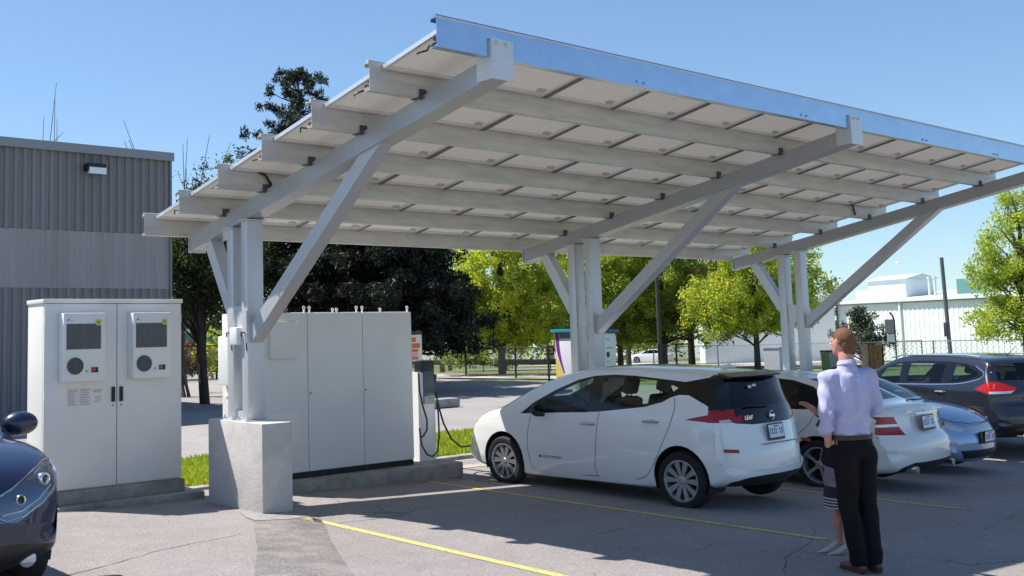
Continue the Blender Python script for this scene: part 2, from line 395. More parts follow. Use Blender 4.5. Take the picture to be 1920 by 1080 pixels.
# purlins: upright C channels lying along X
for k in range(7):
    y = -k*P_; z = ztop(y); mb = MB(); t = .006; h = .235; fl = .075
    x1 = XR if k < 6 else XR+.25
    # side facing the camera is the web; flanges turn to the rear
    mb.box(XL, x1, y, y+t, z-h, z)
    mb.box(XL, x1, y+t, y+fl, z-t, z); mb.box(XL, x1, y+t, y+fl, z-h, z-h+t)
    mb.box(XL, x1, y+fl-t, y+fl, z-h+t, z-h+.03)
    mb.box(XL, x1, y+fl-t, y+fl, z-.03, z-t)
    # rolled cap on the upper edge (the rounded hook seen at each end)
    mb.tube([(XL-.01, y+.012, z+.004), (x1+.01, y+.012, z+.004)], .019, n=8)
    if k in (0, 6):   # splice bolts
        for xx in (1.2, 3.9, 6.6, 8.6):
            for dx in (-.05, .05): mb.tube([(xx+dx, y-.012, z-h+.04), (xx+dx, y+t, z-h+.04)], .012, n=6)
    cpart(mb, 'purlin', M['galv_skyblue'] if k == 6 else M['galv_dull'])
# rafters, posts, braces, plates
def raft_z(y): return ztop(y)-.222
for bi, bx in enumerate(B):
    mb = MB(); w = .1
    ya, yb = -.02, -5.235
    hh = .178/math.cos(TH)
    poly = [(ya, raft_z(ya)), (yb, raft_z(yb)), (yb, raft_z(yb)-hh*.97), (ya-.03, raft_z(ya)-hh)]
    mb.prism(poly, bx-w, bx+w, axis='x'); cpart(mb, 'rafter', M['galv_shaded'])
    mb = MB(); mb.box(bx-w-.012, bx+w+.03, -5.262, -5.246, raft_z(yb)-.19, ztop(yb)-.085); 
    mb.box(bx-w-.012, bx-w-.002, -5.246, -5.08, raft_z(yb)-.19, ztop(yb)-.10)
    for dx in (-.05, .05): mb.tube([(bx+dx, -5.28, ztop(yb)-.12), (bx+dx, -5.262, ztop(yb)-.12)], .014, n=6)
    cpart(mb, 'end_plate', M['galv'])
    mb = MB(); mb.box(bx-w-.01, bx+w+.01, -.012, -.002, raft_z(0)-.2, raft_z(0)+.06); cpart(mb, 'end_plate', M['galv'])
    zb = .933 if bi == 0 else .93+gz(bx, -1)
    for (y0, y1) in ((-1.35, -1.225), (-1.04, -.905)):
        mb = MB(); zt = raft_z((y0+y1)/2)-hh-.01
        # H section: two flanges and a web, flanges facing +-Y with a lip
        mb.box(bx-w, bx+w, y0, y1, zb+.014, zt, c=.008)
        cpart(mb, 'post', M['galv'])
        mb = MB(); mb.box(bx-w-.05, bx+w+.05, y0-.045, y1+.045, zb, zb+.014)
        for sx in (-1, 1):
            for yy in (y0-.025, y1+.025):
                mb.tube([(bx+sx*(w+.025), yy, zb), (bx+sx*(w+.025), yy, zb+.055)], .011, n=6); mb.tube([(bx+sx*(w+.025), yy, zb+.014), (bx+sx*(w+.025), yy, zb+.032)], .02, n=6)
        cpart(mb, 'base_plate', M['galv'])
        mb = MB(); mb.box(bx-w-.035, bx+w+.035, y0-.03, y1+.03, zt, zt+.012); cpart(mb, 'cap_plate', M['galv'])
    mb = MB()
    mb.box(bx-.07, bx+.07, -1.225, -1.04, 1.86, 2.16); cpart(mb, 'spacer', M['galv']); mb = MB(); mb.box(bx-.07, bx+.07, -1.225, -1.04, zb+.014, zb+.10)
    cpart(mb, 'spacer', M['galv'])
    # front knee brace
    a = Vector((bx, -1.30, 1.80)); b2 = Vector((bx, -3.70, raft_z(-3.70)-hh*.55))
    mb = MB(); d = (b2-a).normalized()
    s1 = (-1.352-a.y)/d.y; a2 = a+d*s1
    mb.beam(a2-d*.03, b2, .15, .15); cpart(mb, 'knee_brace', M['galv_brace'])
    # rear knee brace
    a = Vector((bx, -.95, 2.06)); b3 = Vector((bx, -.36, raft_z(-.36)-hh*.5)); d = (b3-a).normalized()
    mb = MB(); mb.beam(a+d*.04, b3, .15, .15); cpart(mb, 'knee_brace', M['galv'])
    mb = MB(); mb.box(bx-w-.02, bx+w+.02, -1.362, -1.35, 1.76, 2.1); cpart(mb, 'gusset_plate', M['galv'])
    # purlin clips on the rafter
    for k in range(1, 6):
        mb = MB()
        y = -k*P_; mb.box(bx-w-.03, bx-w+.05, y-.012, y-.003, ztop(y)-.25, ztop(y)-.16)
        mb.box(bx-w-.05, bx+w+.05, y-.05, y+.1, ztop(y)-.2395, ztop(y)-.2365)
        cpart(mb, 'purlin_clip', mat('clip_dark_steel', (.10, .10, .10), rough=.6, metal=.5))
# panels: one mesh, copied; 12 columns in 6 rows
through(M['backsheet'], .5, 'diffuse'); through(M['cell'], .14, 'clear')
def panel_mesh():
    mb = MB(); wx = .950; ly = (P_-.022)/math.cos(TH); f = .032; d = .036
    mb.box(-wx/2, wx/2, -ly/2, -ly/2+f, -d, 0, M['alu']); mb.box(-wx/2, wx/2, ly/2-f, ly/2, -d, 0, M['alu'])
    mb.box(-wx/2, -wx/2+f, -ly/2+f, ly/2-f, -d, 0, M['alu']); mb.box(wx/2-f, wx/2, -ly/2+f, ly/2-f, -d, 0, M['alu'])
    for zz, mm in ((-.010, M['backsheet']), (-.004, M['cell'])):
        mb.add([(-wx/2+f, -ly/2+f, zz), (wx/2-f, -ly/2+f, zz), (wx/2-f, ly/2-f, zz), (-wx/2+f, ly/2-f, zz)], [(0, 1, 2, 3)], mm)
    return mb
pm = panel_mesh().build('solar_panel'); jb = MB(); jb.box(.30, .39, .31, .36, -.030, -.0125, M['jbox'], c=.004); jb = jb.build('junction_box', parent=pm)
first = True
for r_ in range(6):
    yc = -(r_+.5)*P_+.003
    for c_ in range(12):
        xc = -1.085+.9655*(c_+.5)
        o = pm if first else pm.copy(); j = jb if first else jb.copy()
        if not first: COL.objects.link(o); COL.objects.link(j)
        first = False
        j.parent = o
        o.parent = can; o.matrix_parent_inverse = Matrix.Identity(4)
        o.location = Vector((xc, yc, ztop(yc)-.012+rng.uniform(-.0015, .0015)))-can.location; o.rotation_euler = (-TH, 0, 0)
# dark rails added to block light between panel columns and show as seams, hung cables
m_rail = mat('rail_seam_dark', (.20, .19, .18), rough=.6, metal=.3)
rails = {}
for c_ in range(1, 12):
    xc = -1.085+.9655*c_
    mb = MB()
    for r_ in range(6):
        ya, yb = -r_*P_-.012, -(r_+1)*P_+.085
        ax, ay = Vector((xc, ya, ztop(ya)-.054)), Vector((xc, yb, ztop(yb)-.054))
        mb.beam(ax, ay, w=.026 if c_ % 2 else .05, h=.012)
    cpart(mb, 'panel_gap_rail', m_rail)['kind'] = 'stuff'
mb = MB(); cr = random.Random(5)
for r_ in range(6):
    y0 = -(r_+1)*P_+.14
    p = []
    for i in range(7):
        yy = y0+.05*i; p.append((XL+.16+.03*math.sin(i*2.1), yy, ztop(yy)-.085-.025*math.sin(i*1.3+r_)**2))
    mb.tube(p, .008, n=6)
    mb.box(XL+.12, XL+.2, y0, y0+.05, ztop(y0)-.10, ztop(y0)-.075)
cpart(mb, 'panel_cable', M['black'])
mb = MB(); y = -2*P_-.01
mb.tube([(-.95, y, ztop(y)-.03), (-.75, y-.01, ztop(y)-.035), (-.66, y-.012, ztop(y)-.07), (-.6, y-.012, ztop(y)-.15), (-.585, y-.012, ztop(y)-.23)], .014, n=8); cpart(mb, 'conduit', M['black'])
mb = MB(); y = -3*P_-.01
mb.tube([(9.45, y, ztop(y)-.03), (9.62, y-.012, ztop(y)-.04), (9.68, y-.012, ztop(y)-.2)], .014, n=8); cpart(mb, 'conduit', M['black'])
# little things fixed between the posts of the first frame
mb = MB(); mb.box(B[0]-.16, B[0]-.02, -1.213, -1.052, 1.74, 1.93, c=.02); cpart(mb, 'connection_box', M['white'])
mb = MB()
for yy in (-.965, -1.285):
    mb.tube([(B[0]-.10, yy, 1.87), (B[0]-.15, yy-.01, 1.87), (B[0]-.15, yy-.02, 1.83)], .009, n=6)
    mb.tube([(B[0]-.104, yy-.035, 1.86), (B[0]-.104, yy-.045, 1.68)], .007, n=6)
cpart(mb, 'cable_hook', M['polemetal'])

# concrete pedestals
for bi, bx in enumerate(B):
    g = gz(bx, -1.2); mb = MB()
    mb.box(-.18 if bi == 0 else -.2, .18 if bi == 0 else .2, -.58, .58, -.05-g*0, .933-g if bi == 0 else .93, c=.008)
    o = mb.build('concrete_pedestal', M['concrete'], loc=(bx if bi else -.5563, -1.19, g))
    tag(o, ['grey concrete pedestal with a sunlit side, nearest to the camera beside the yellow line', 'concrete pedestal hidden behind the white hatchback under the middle carport posts', 'concrete pedestal behind the parked cars under the far carport posts'][bi], 'pedestal', 'concrete pedestals of the carport')

# ------------------------------------------------------------ equipment cabinets
pad = MB(); pad.box(-2.52, -.60, -.27, .75, -.1, .105, c=.025); pad.box(-2.42, -.78, -.13, .5, .105, .245, c=.012)
tag(pad.build('concrete_plinth', M['concrete_pad']), 'low stepped concrete base under the left cabinet with two cooling units', 'plinth', 'concrete bases of the cabinets')
pad = MB(); pad.box(.05, 3.10, -.49, .62, -.1, .10, c=.02)
tag(pad.build('concrete_plinth', M['concrete_pad']), 'long low concrete base under the three-door cabinet and the white charger', 'plinth', 'concrete bases of the cabinets')

cx0, cx1, cy0, cy1 = -2.385, -.805, -.10, .40
cab = thing('equipment_cabinet', 'light grey outdoor cabinet with two cooling units on its doors', 'cabinet', ((cx0+cx1)/2, (cy0+cy1)/2, .245), group='grey electrical cabinets')
def lpart(mb, name, m, root, **k):
    o = mb.build(name, m, **k); o.parent = root
    w = root.matrix_world if 0 else Matrix.Translation(root.location)
    o.matrix_parent_inverse = w.inverted(); return o
mb = MB(); mb.box(cx0, cx1, cy0+.03, cy1, .245, 2.23, c=.006); body = lpart(mb, 'housing', M['cab'], cab)
mb = MB(); mb.box(cx0-.015, cx1+.015, cy0-.012, cy1+.01, 2.23, 2.275, c=.008); lpart(mb, 'roof', M['cab'], cab)
mid = -1.578
for (a, b) in ((cx0+.003, mid-.004), (mid+.004, cx1-.003)):
    mb = MB(); mb.box(a, b, cy0, cy0+.028, .262, 2.222, c=.004); dr = lpart(mb, 'door', M['cab'], cab)
    hx = mid-.045 if a < mid-.5 else mid+.045
    mb = MB(); mb.box(hx-.019, hx+.019, cy0-.022, cy0-.0, 1.155, 1.315, c=.005); mb.box(hx-.006, hx+.006, cy0-.030, cy0-.022, 1.17, 1.25, M['black'])
    h_ = mb.build('handle', M['black']); h_.parent = dr
    h_.matrix_parent_inverse = Matrix.Identity(4); h_.location = cab.location*0
    mb = MB(); mb.tube([(hx, cy0-.004, 1.115), (hx, cy0, 1.115)], .008, n=10)
    k_ = mb.build('lock', M['black']); k_.parent = dr
for xx in (cx0+.012, cx1-.012):
    for zz in (.45, 1.25, 2.05):
        mb = MB(); mb.tube([(xx, cy0-.006, zz-.04), (xx, cy0-.006, zz+.04)], .009, n=8); lpart(mb, 'hinge', M['cab2'], cab)
gapm = MB(); gapm.box(mid-.004, mid+.004, cy0+.012, cy0+.027, .262, 2.222); lpart(gapm, 'door_gap', M['seam'], cab)
def cooler(x0, x1, red):
    z0, z1, yb, yf = 1.395, 2.12, cy0-.001, cy0-.165
    mb = MB(); mb.box(x0, x1, yf, yb, z0, z1, c=.012); u = lpart(mb, 'cooling_unit', M['cab2'], cab)
    def sub(mb, name, m):
        o = mb.build(name, m); o.parent = u; return o
    w = x1-x0; gx0, gx1, gz0, gz1 = x0+.03, x1-.055, z1-.385, z1-.115
    g = MB(); g.box(gx0, gx1, yf-.002, yf-.0005, gz0, gz1, M['dark'])
    n = 26
    for i in range(n):
        zz = gz0+(gz1-gz0)*(i+.5)/n; g.box(gx0, gx1, yf-.006, yf-.0025, zz-.0034, zz+.0034, M['grille'])
    g.box((gx0+gx1)/2-.003, (gx0+gx1)/2+.003, yf-.007, yf-.006, gz0, gz1, M['grille'])
    sub(g, 'louvre_grille', None)
    f = MB(); cxx, czz = x0+.125, z0+.165
    f.lathe([(0, 0), (.088, 0), (.09, .006), (.083, .01)], M['dark'], n=32, axis='y', M=Matrix.Translation((cxx, yf-.010, czz)))
    for rr in (.02, .036, .052, .068, .084):
        pts = [(cxx+rr*math.cos(a), yf-.012, czz+rr*math.sin(a)) for a in np.linspace(0, 2*math.pi, 25)]
        f.tube(pts, .0048, M['grille'], n=5, cap=False)
    for a in range(8):
        an = a*math.pi/4; f.tube([(cxx, yf-.012, czz), (cxx+.088*math.cos(an), yf-.012, czz+.088*math.sin(an))], .003, M['grille'], n=5)
    sub(f, 'fan_grille', None)
    d = MB(); d.box(x0+.30, x0+.375, yf-.006, yf, z0+.09, z0+.145, M['black']); d.box(x0+.305, x0+.345, yf-.0075, yf-.006, z0+.1, z0+.138, M['redsign'] if red else M['grille'])
    sub(d, 'controller', None)
    d = MB(); d.box(x0+.235, x0+.275, yf-.002, yf, z0+.07, z0+.12, M['paper']); d.box(x0+.24, x0+.262, yf-.003, yf-.002, z0+.10, z0+.115, M['ink'])
    sub(d, 'small_label', None)
    d = MB(); d.prism([(x0+.03, z1-.088), (x0+.052, z1-.062), (x0+.062, z1-.055), (x0+.058, z1-.078), (x0+.044, z1-.083)], yf-.002, yf, M['plateink'], axis='y')
    for i in range(3): d.box(x0+.068+i*.012, x0+.076+i*.012, yf-.002, yf, z1-.085, z1-.079, M['ink'])
    sub(d, 'maker_badge', None)
    d = MB(); d.box(gx1-.055, gx1, yf-.009, yf-.0075, gz1-.02, gz1+.045, M['yellowlabel']); d.box(gx1-.045, gx1-.01, yf-.0105, yf-.009, gz1+.005, gz1+.025, M['ink'])
    sub(d, 'warning_label', None)
cooler(-2.235, -1.775, True); cooler(-1.46, -1.01, False)
def label(x0, x1, z0, z1, y, name, root, rows, cols=1, bg=None):
    mb = MB(); mb.box(x0, x1, y-.002, y-.0005, z0, z1, bg or M['paper'])
    for r in range(rows):
        for c in range(cols):
            w = (x1-x0)/cols; zz = z1-(z1-z0)*(r+.8)/(rows+.6); ww = w*rng.uniform(.5, .85)
            mb.box(x0+c*w+w*.08, x0+c*w+w*.08+ww, y-.0028, y-.002, zz-.0025, zz+.0025, M['ink'])
    return lpart(mb, name, None, root)
label(-2.135, -1.872, 1.13, 1.318, cy0, 'door_label', cab, 10, 2); label(-1.83, -1.752, 1.155, 1.235, cy0, 'door_label', cab, 3)
label(-1.85, -1.748, 1.262, 1.30, cy0, 'door_label', cab, 1, bg=mat('cream_label', (.62, .58, .46)))

# three-door cabinet
bx0, bx1, by0, by1 = -.05, 2.462, -.25, .33
big = thing('switchgear_cabinet', 'large light grey three-door cabinet behind the front carport posts', 'cabinet', ((bx0+bx1)/2, .04, .10), group='grey electrical cabinets')
mb = MB(); mb.box(bx0, bx1, by0+.03, by1, .17, 2.11, c=.006); lpart(mb, 'housing', M['cab'], big)
mb = MB(); mb.box(bx0+.01, bx1-.01, by0+.012, by1-.02, .10, .17); lpart(mb, 'base_frame', M['black'], big)
dv = [bx0+.003, .815, 1.655, bx1-.003]
for i in range(3):
    mb = MB(); mb.box(dv[i]+.004, dv[i+1]-.004, by0, by0+.028, .178, 2.104, c=.004); d_ = lpart(mb, 'door', M['cab'], big)
    if i < 2:
        xx = dv[i+1]+(.03 if i else .03); mb = MB(); mb.tube([(xx, by0-.012, 1.12), (xx, by0, 1.12)], .012, n=10); mb.box(xx-.003, xx+.003, by0-.016, by0-.012, 1.11, 1.13)
        q = mb.build('lock', M['ink']); q.parent = d_
mb = MB()
for i in (1, 2): mb.box(dv[i]-.004, dv[i]+.004, by0+.012, by0+.027, .178, 2.104)
lpart(mb, 'door_gap', M['seam'], big)
mb = MB(); mb.box(.255, .655, by0-.07, by0, 1.55, 2.0, c=.01); mb.box(.11, .6, by0-.03, by0, 2.005, 2.03); lpart(mb, 'cover_box', M['cab'], big)
mb = MB(); mb.box(.16, .67, by0-.035, by0, .50, .92, c=.006); lpart(mb, 'cover_box', M['cab'], big)
for x in (.40, .80, .88, 1.23, 1.29, 1.60, 1.69, 1.98, 2.43):
    mb = MB(); big_ = x in (.80, .88, 1.60, 1.69, 2.43); hgt = .045 if big_ else .02
    mb.tube([(x, -.2, 2.105), (x, -.2, 2.11+hgt)], .012, n=8)
    mb.tube([(x+.016*math.cos(a), -.2, 2.125+hgt+.016*math.sin(a)) for a in np.linspace(0, 2*math.pi, 13)], .007, n=6, cap=False)
    lpart(mb, 'lifting_eye', M['white'], big)
# grey boxes on its sunny flank
mb = MB(); mb.box(bx0-.10, bx0, -.18, .26, 1.25, 1.84, c=.02); mb.box(bx0-.05, bx0, -.14, .22, 1.84, 1.93, c=.02); lpart(mb, 'side_box', M['white'], big)
mb = MB(); mb.box(bx0-.03, bx0, -.12, .25, .45, 1.12); mb.box(bx0-.036, bx0-.03, -.08, .18, .55, 1.05, M['grille']); lpart(mb, 'side_vent', M['cab'], big)
# red siren standing on top
si = MB(); si.lathe([(0, 0), (.055, 0), (.06, .02), (.075, .03), (.078, .075), (.055, .105), (.03, .115), (0, .118)], M['red'], n=20)
si.lathe([(.085, .028), (.09, .033), (.085, .038)], M['red'], n=20); o = si.build('warning_beacon', None, loc=(.49, -.16, 2.111))
tag(o, 'small red beacon on top of the three-door cabinet', 'beacon')

# ------------------------------------------------------------ dual-cable charger at the end of the pad
ch = thing('charging_station', 'slim white charger with a dark screen, cable plugged into the white hatchback', 'charger', (2.86, .12, .10))
mb = MB(); mb.prism([(2.72, -.05), (3.0, -.05), (2.98, .20), (2.74, .20)], .10, 1.29, axis='z'); lpart(mb, 'body', M['white'], ch)
mb = MB(); mb.box(2.76, 3.0, -.062, .10, 1.28, 1.45, c=.03); lpart(mb, 'head', M['black'], ch)
mb = MB(); mb.box(2.80, 2.985, -.068, -.05, .86, 1.30); 
mb.box(2.822, 2.965, -.071, -.068, 1.12, 1.27, mat('charger_screen', (.10, .12, .14), rough=.1, coat=1)); mb.box(2.85, 2.94, -.071, -.068, .98, 1.0, M['grille']); mb.box(2.88, 2.91, -.071, -.068, .93, .95, M['grille'])
lpart(mb, 'display', M['black'] if 0 else None, ch)
def sag(a, b, dip, n=16):
    a = Vector(a); b = Vector(b); return [a.lerp(b, i/n)-Vector((0, 0, dip*4*(i/n)*(1-i/n))) for i in range(n+1)]
mb = MB(); mb.tube(sag((3.02, -.05, 1.25), (3.03, .02, .95), .0, 4), .02, n=8); lpart(mb, 'connector_holster', M['black'], ch)
mb = MB(); mb.tube([(3.02, -.06, 1.0), (3.03, -.08, .7), (3.02, -.1, .42), (2.95, -.14, .22), (2.85, -.15, .16), (2.76, -.14, .2), (2.71, -.1, .32), (2.70, -.07, .55)], .012, n=8); lpart(mb, 'cable', M['black'], ch)
mb = MB(); mb.tube([(2.71, -.07, 1.28), (2.70, -.09, 1.05), (2.74, -.10, .85), (2.80, -.11, .66), (2.79, -.12, .52), (2.73, -.11, .44), (2.70, -.09, .42)], .012, n=8); lpart(mb, 'cable', M['black'], ch)
mb = MB(); cp = [Vector((3.02, -.04, 1.02)), Vector((3.06, -.06, .80)), Vector((3.12, -.08, .58)), Vector((3.24, -.10, .36)), Vector((3.40, -.11, .24)), Vector((3.58, -.10, .24)), Vector((3.76, -.09, .34)), Vector((3.92, -.08, .52)), Vector((4.02, -.10, .66)), Vector((4.06, -.20, .71))]
mb.tube(cp, .013, n=8); lpart(mb, 'cable', M['black'], ch)
mb = MB(); mb.tube([(4.055, -.19, .70), (4.06, -.26, .725)], .035, n=12); lpart(mb, 'plug', M['black'], ch)
# orange notice on its own post behind
sg = thing('notice_sign', 'orange and white notice on a dark post behind the charger', 'sign', (3.10, .42, 0))
mb = MB(); mb.box(3.13, 3.17, .43, .47, .0, 1.86); lpart(mb, 'pole', M['polemetal'], sg)
mb = MB(); mb.box(2.93, 3.16, .40, .425, 1.43, 1.80, M['paper']); mb.box(2.965, 3.09, .397, .3995, 1.45, 1.60, M['orange'])
mb.box(2.965, 3.125, .397, .3995, 1.615, 1.68, M['orange']); mb.box(2.965, 3.05, .397, .3995, 1.70, 1.76, M['orange'])
for i in range(4): mb.box(2.98+.03*i, 2.995+.03*i, .395, .3965, 1.49, 1.56, M['paper'])
mb.box(2.96, 3.17, .40, .43, 1.81, 1.85, M['polemetal']); lpart(mb, 'panel', None, sg)
# ------------------------------------------------------------ cars
from mathutils.bvhtree import BVHTree
def catmull(P, n, key=2):
    P = np.array(P, float); Q = []
    ex = np.vstack([2*P[0]-P[1], P, 2*P[-1]-P[-2]])
    for i in range(1, len(ex)-2):
        p0, p1, p2, p3 = ex[i-1:i+3]
        d = [max(1e-4, np.linalg.norm((b-a)[:key]))**.5 for a, b in ((p0, p1), (p1, p2), (p2, p3))]
        t0 = 0; t1 = d[0]; t2 = t1+d[1]; t3 = t2+d[2]
        for t in np.linspace(t1, t2, 14, endpoint=False):
            A1 = (t1-t)/(t1-t0)*p0+(t-t0)/(t1-t0)*p1; A2 = (t2-t)/(t2-t1)*p1+(t-t1)/(t2-t1)*p2; A3 = (t3-t)/(t3-t2)*p2+(t-t2)/(t3-t2)*p3
            B1 = (t2-t)/(t2-t0)*A1+(t-t0)/(t2-t0)*A2; B2 = (t3-t)/(t3-t1)*A2+(t-t1)/(t3-t1)*A3
            Q.append((t2-t)/(t2-t1)*B1+(t-t1)/(t2-t1)*B2)
    Q.append(P[-1]); Q = np.array(Q)
    s = np.concatenate([[0], np.cumsum(np.linalg.norm(np.diff(Q[:, :2], axis=0), axis=1))])
    u = np.linspace(0, s[-1], n)
    return np.stack([np.interp(u, s, Q[:, k]) for k in range(Q.shape[1])], 1)

class Car:
    """body skin from a side silhouette and a width field; x lateral, +y forward, wheels on z=0"""
    def __init__(s, top, bot, wz, yr, yf, rr, rf, N=84):
        s.wz = np.array(wz); s.yr, s.yf, s.rr, s.rf = yr, yf, rr, rf      # extremes and (length, amount) of plan rounding
        T = catmull(top, N); Bo = catmull(bot, N)
        def nrm(C, sgn):
            t = np.gradient(C[:, :2], axis=0); t /= np.linalg.norm(t, axis=1)[:, None]+1e-9
            for _ in range(5):
                q = t.copy(); q[1:-1] = (t[:-2]+2*t[1:-1]+t[2:])/4; t = q/np.linalg.norm(q, axis=1)[:, None]
            return np.stack([-t[:, 1]*sgn, t[:, 0]*sgn], 1)
        nt = nrm(T, 1); nb = nrm(Bo, -1)
        rows = []; U = [0, .15, .3, .45, .6, .72, .8, .86, .91, .95, .98, 1.]
        er = .045; nB = 22
        grid = []
        for k in range(N):
            row = []
            def inset(u, cr): return cr*u**2.6+er*(1-math.sqrt(max(0, 1-(max(0, u-.8)/.2)**2)))
            E = T[k, :2]-nt[k]*inset(1, T[k, 2]); We = s.W(*E)
            for u in U:
                p = T[k, :2]-nt[k]*inset(u, T[k, 2]); row.append((u*We, p[0], p[1]))
            F = Bo[k, :2]-nb[k]*inset(1, Bo[k, 2]); Wf = s.W(*F)
            for j in range(1, nB):
                q = E+(F-E)*j/nB; row.append((s.W(*q), q[0], q[1]))
            for u in reversed(U[::2]+[1.]):
                p = Bo[k, :2]-nb[k]*inset(u, Bo[k, 2]); row.append((u*Wf, p[0], p[1]))
            grid.append(row)
        m = len(grid[0]); bm = bmesh.new(); lay = bm.faces.layers.int.new('part'); s.lay = lay
        for sg in (-1, 1):
            V = [[bm.verts.new((sg*x, y, z)) for x, y, z in r] for r in grid]
            for i in range(N-1):
                for j in range(m-1):
                    q = [V[i][j], V[i+1][j], V[i+1][j+1], V[i][j+1]]
                    try: bm.faces.new(q)
                    except ValueError: pass
        bmesh.ops.remove_doubles(bm, verts=bm.verts, dist=.0008)
        bmesh.ops.recalc_face_normals(bm, faces=bm.faces)
        s.bm = bm; s.names = ['body']; s.mats = {'body': None}
    def W(s, y, z):
        w = float(np.interp(z, s.wz[:, 0], s.wz[:, 1]))
        for e, (L, a), sg in ((s.yr, s.rr, -1), (s.yf, s.rf, 1)):
            d = (y-e)*sg+L
            if d > 0: w *= 1-a*min(1, d/L)**2.3
        return w
    def cut(s, poly, name, m, axis='x', side=None, filt=None, delete=False, sides=(-1, 1)):
        """poly in (y,z) for axis x, (x,z) for axis y, (x,y) for axis z"""
        ai = {'x': (1, 2), 'y': (0, 2), 'z': (0, 1)}[axis]; bm = s.bm
        if name not in s.names: s.names.append(name); s.mats[name] = m
        pid = s.names.index(name)
        for sg in (sides if axis == 'x' else (1,)):
            if axis == 'x': base = lambda c, n: c.x*sg > .12 and abs(n.x) > .08
            else: base = lambda c, n: True
            ok = (lambda f: base(f.calc_center_median(), f.normal) and (filt is None or filt(f.calc_center_median(), f.normal)))
            pts = poly
            a0, a1 = min(p[0] for p in pts)-.02, max(p[0] for p in pts)+.02; b0, b1 = min(p[1] for p in pts)-.02, max(p[1] for p in pts)+.02
            for i in range(len(pts)):
                p, q = Vector(pts[i]), Vector(pts[(i+1) % len(pts)])
                if (q-p).length < 1e-5: continue
                e0, e1 = min(p.x, q.x)-.004, max(p.x, q.x)+.004; f0, f1 = min(p.y, q.y)-.004, max(p.y, q.y)+.004
                fs = []
                for f in bm.faces:
                    lo0 = lo1 = 9e9; hi0 = hi1 = -9e9
                    for v in f.verts:
                        c0, c1 = v.co[ai[0]], v.co[ai[1]]
                        lo0 = min(lo0, c0); hi0 = max(hi0, c0); lo1 = min(lo1, c1); hi1 = max(hi1, c1)
                    if hi0 < e0 or lo0 > e1 or hi1 < f0 or lo1 > f1: continue
                    if ok(f): fs.append(f)
                if not fs: continue
                d = q-p; n = [0, 0, 0]; n[ai[0]] = -d.y; n[ai[1]] = d.x
                co = [0, 0, 0]; co[ai[0]] = p.x; co[ai[1]] = p.y
                geom = set(fs)
                for f in fs: geom.update(f.edges); geom.update(f.verts)
                bmesh.ops.bisect_plane(bm, geom=list(geom), plane_co=co, plane_no=Vector(n).normalized(), dist=1e-5)
            dele = []
            for f in bm.faces:
                c = f.calc_center_median(); u, w = c[ai[0]], c[ai[1]]
                if not (a0 < u < a1 and b0 < w < b1) or not ok(f): continue
                ins = False; j = len(pts)-1
                for i in range(len(pts)):
                    if (pts[i][1] > w) != (pts[j][1] > w) and u < (pts[j][0]-pts[i][0])*(w-pts[i][1])/(pts[j][1]-pts[i][1])+pts[i][0]: ins = not ins
                    j = i
                if ins:
                    if delete: dele.append(f)
                    else: f[s.lay] = pid
            if delete: bmesh.ops.delete(bm, geom=dele, context='FACES')
    def finish(s, root, bodymat, split=()):
        bm = s.bm; bm.normal_update(); s.bvh = BVHTree.FromBMesh(bm); bm.verts.index_update(); bm.faces.ensure_lookup_table()
        vn = {v.index: v.normal.copy() for v in bm.verts}
        res = {}
        groups = {}
        for f in bm.faces:
            nm = s.names[f[s.lay]]; c = f.calc_center_median()
            key = (nm, 0 if nm not in split else (1 if c.x > 0 else -1))
            groups.setdefault(key, []).append(f)
        for (nm, sd), fs in groups.items():
            idx = {}; vs = []; ns = []; faces = []
            for f in fs:
                ff = []
                for v in f.verts:
                    if v.index not in idx: idx[v.index] = len(vs); vs.append(v.co[:]); ns.append(vn[v.index])
                    ff.append(idx[v.index])
                faces.append(ff)
            me = bpy.data.meshes.new(nm); me.from_pydata(vs, [], faces)
            me.materials.append(s.mats[nm] or bodymat)
            me.polygons.foreach_set('use_smooth', [True]*len(me.polygons)); me.normals_split_custom_set_from_vertices(ns)
            o = link(nm, me, root); res[(nm, sd)] = o
        bm.free(); return res
    def hit(s, x, z, front=True):
        h = s.bvh.ray_cast(Vector((x, 5 if front else -5, z)), Vector((0, -1 if front else 1, 0)))
        return h[0].y if h[0] else (2.0 if front else -2.0)
    def strip(s, mb, pts, w, m, sg=-1, off=.0015):
        """thin line lying on the flank, pts in (y,z)"""
        P = catmull(pts, max(8, len(pts)*6)) if len(pts) > 2 else np.array([np.array(pts[0])+(np.array(pts[1])-np.array(pts[0]))*t for t in np.linspace(0, 1, 8)])
        vs = []
        for i, p in enumerate(P):
            t = P[min(i+1, len(P)-1)]-P[max(i-1, 0)]; t = t/np.linalg.norm(t); n = np.array([-t[1], t[0]])*w/2
            for q in (p-n, p+n): vs.append((sg*(s.W(*q)+off), q[0], q[1]))
        mb.add(vs, [(2*i, 2*i+1, 2*i+3, 2*i+2) for i in range(len(P)-1)], m)

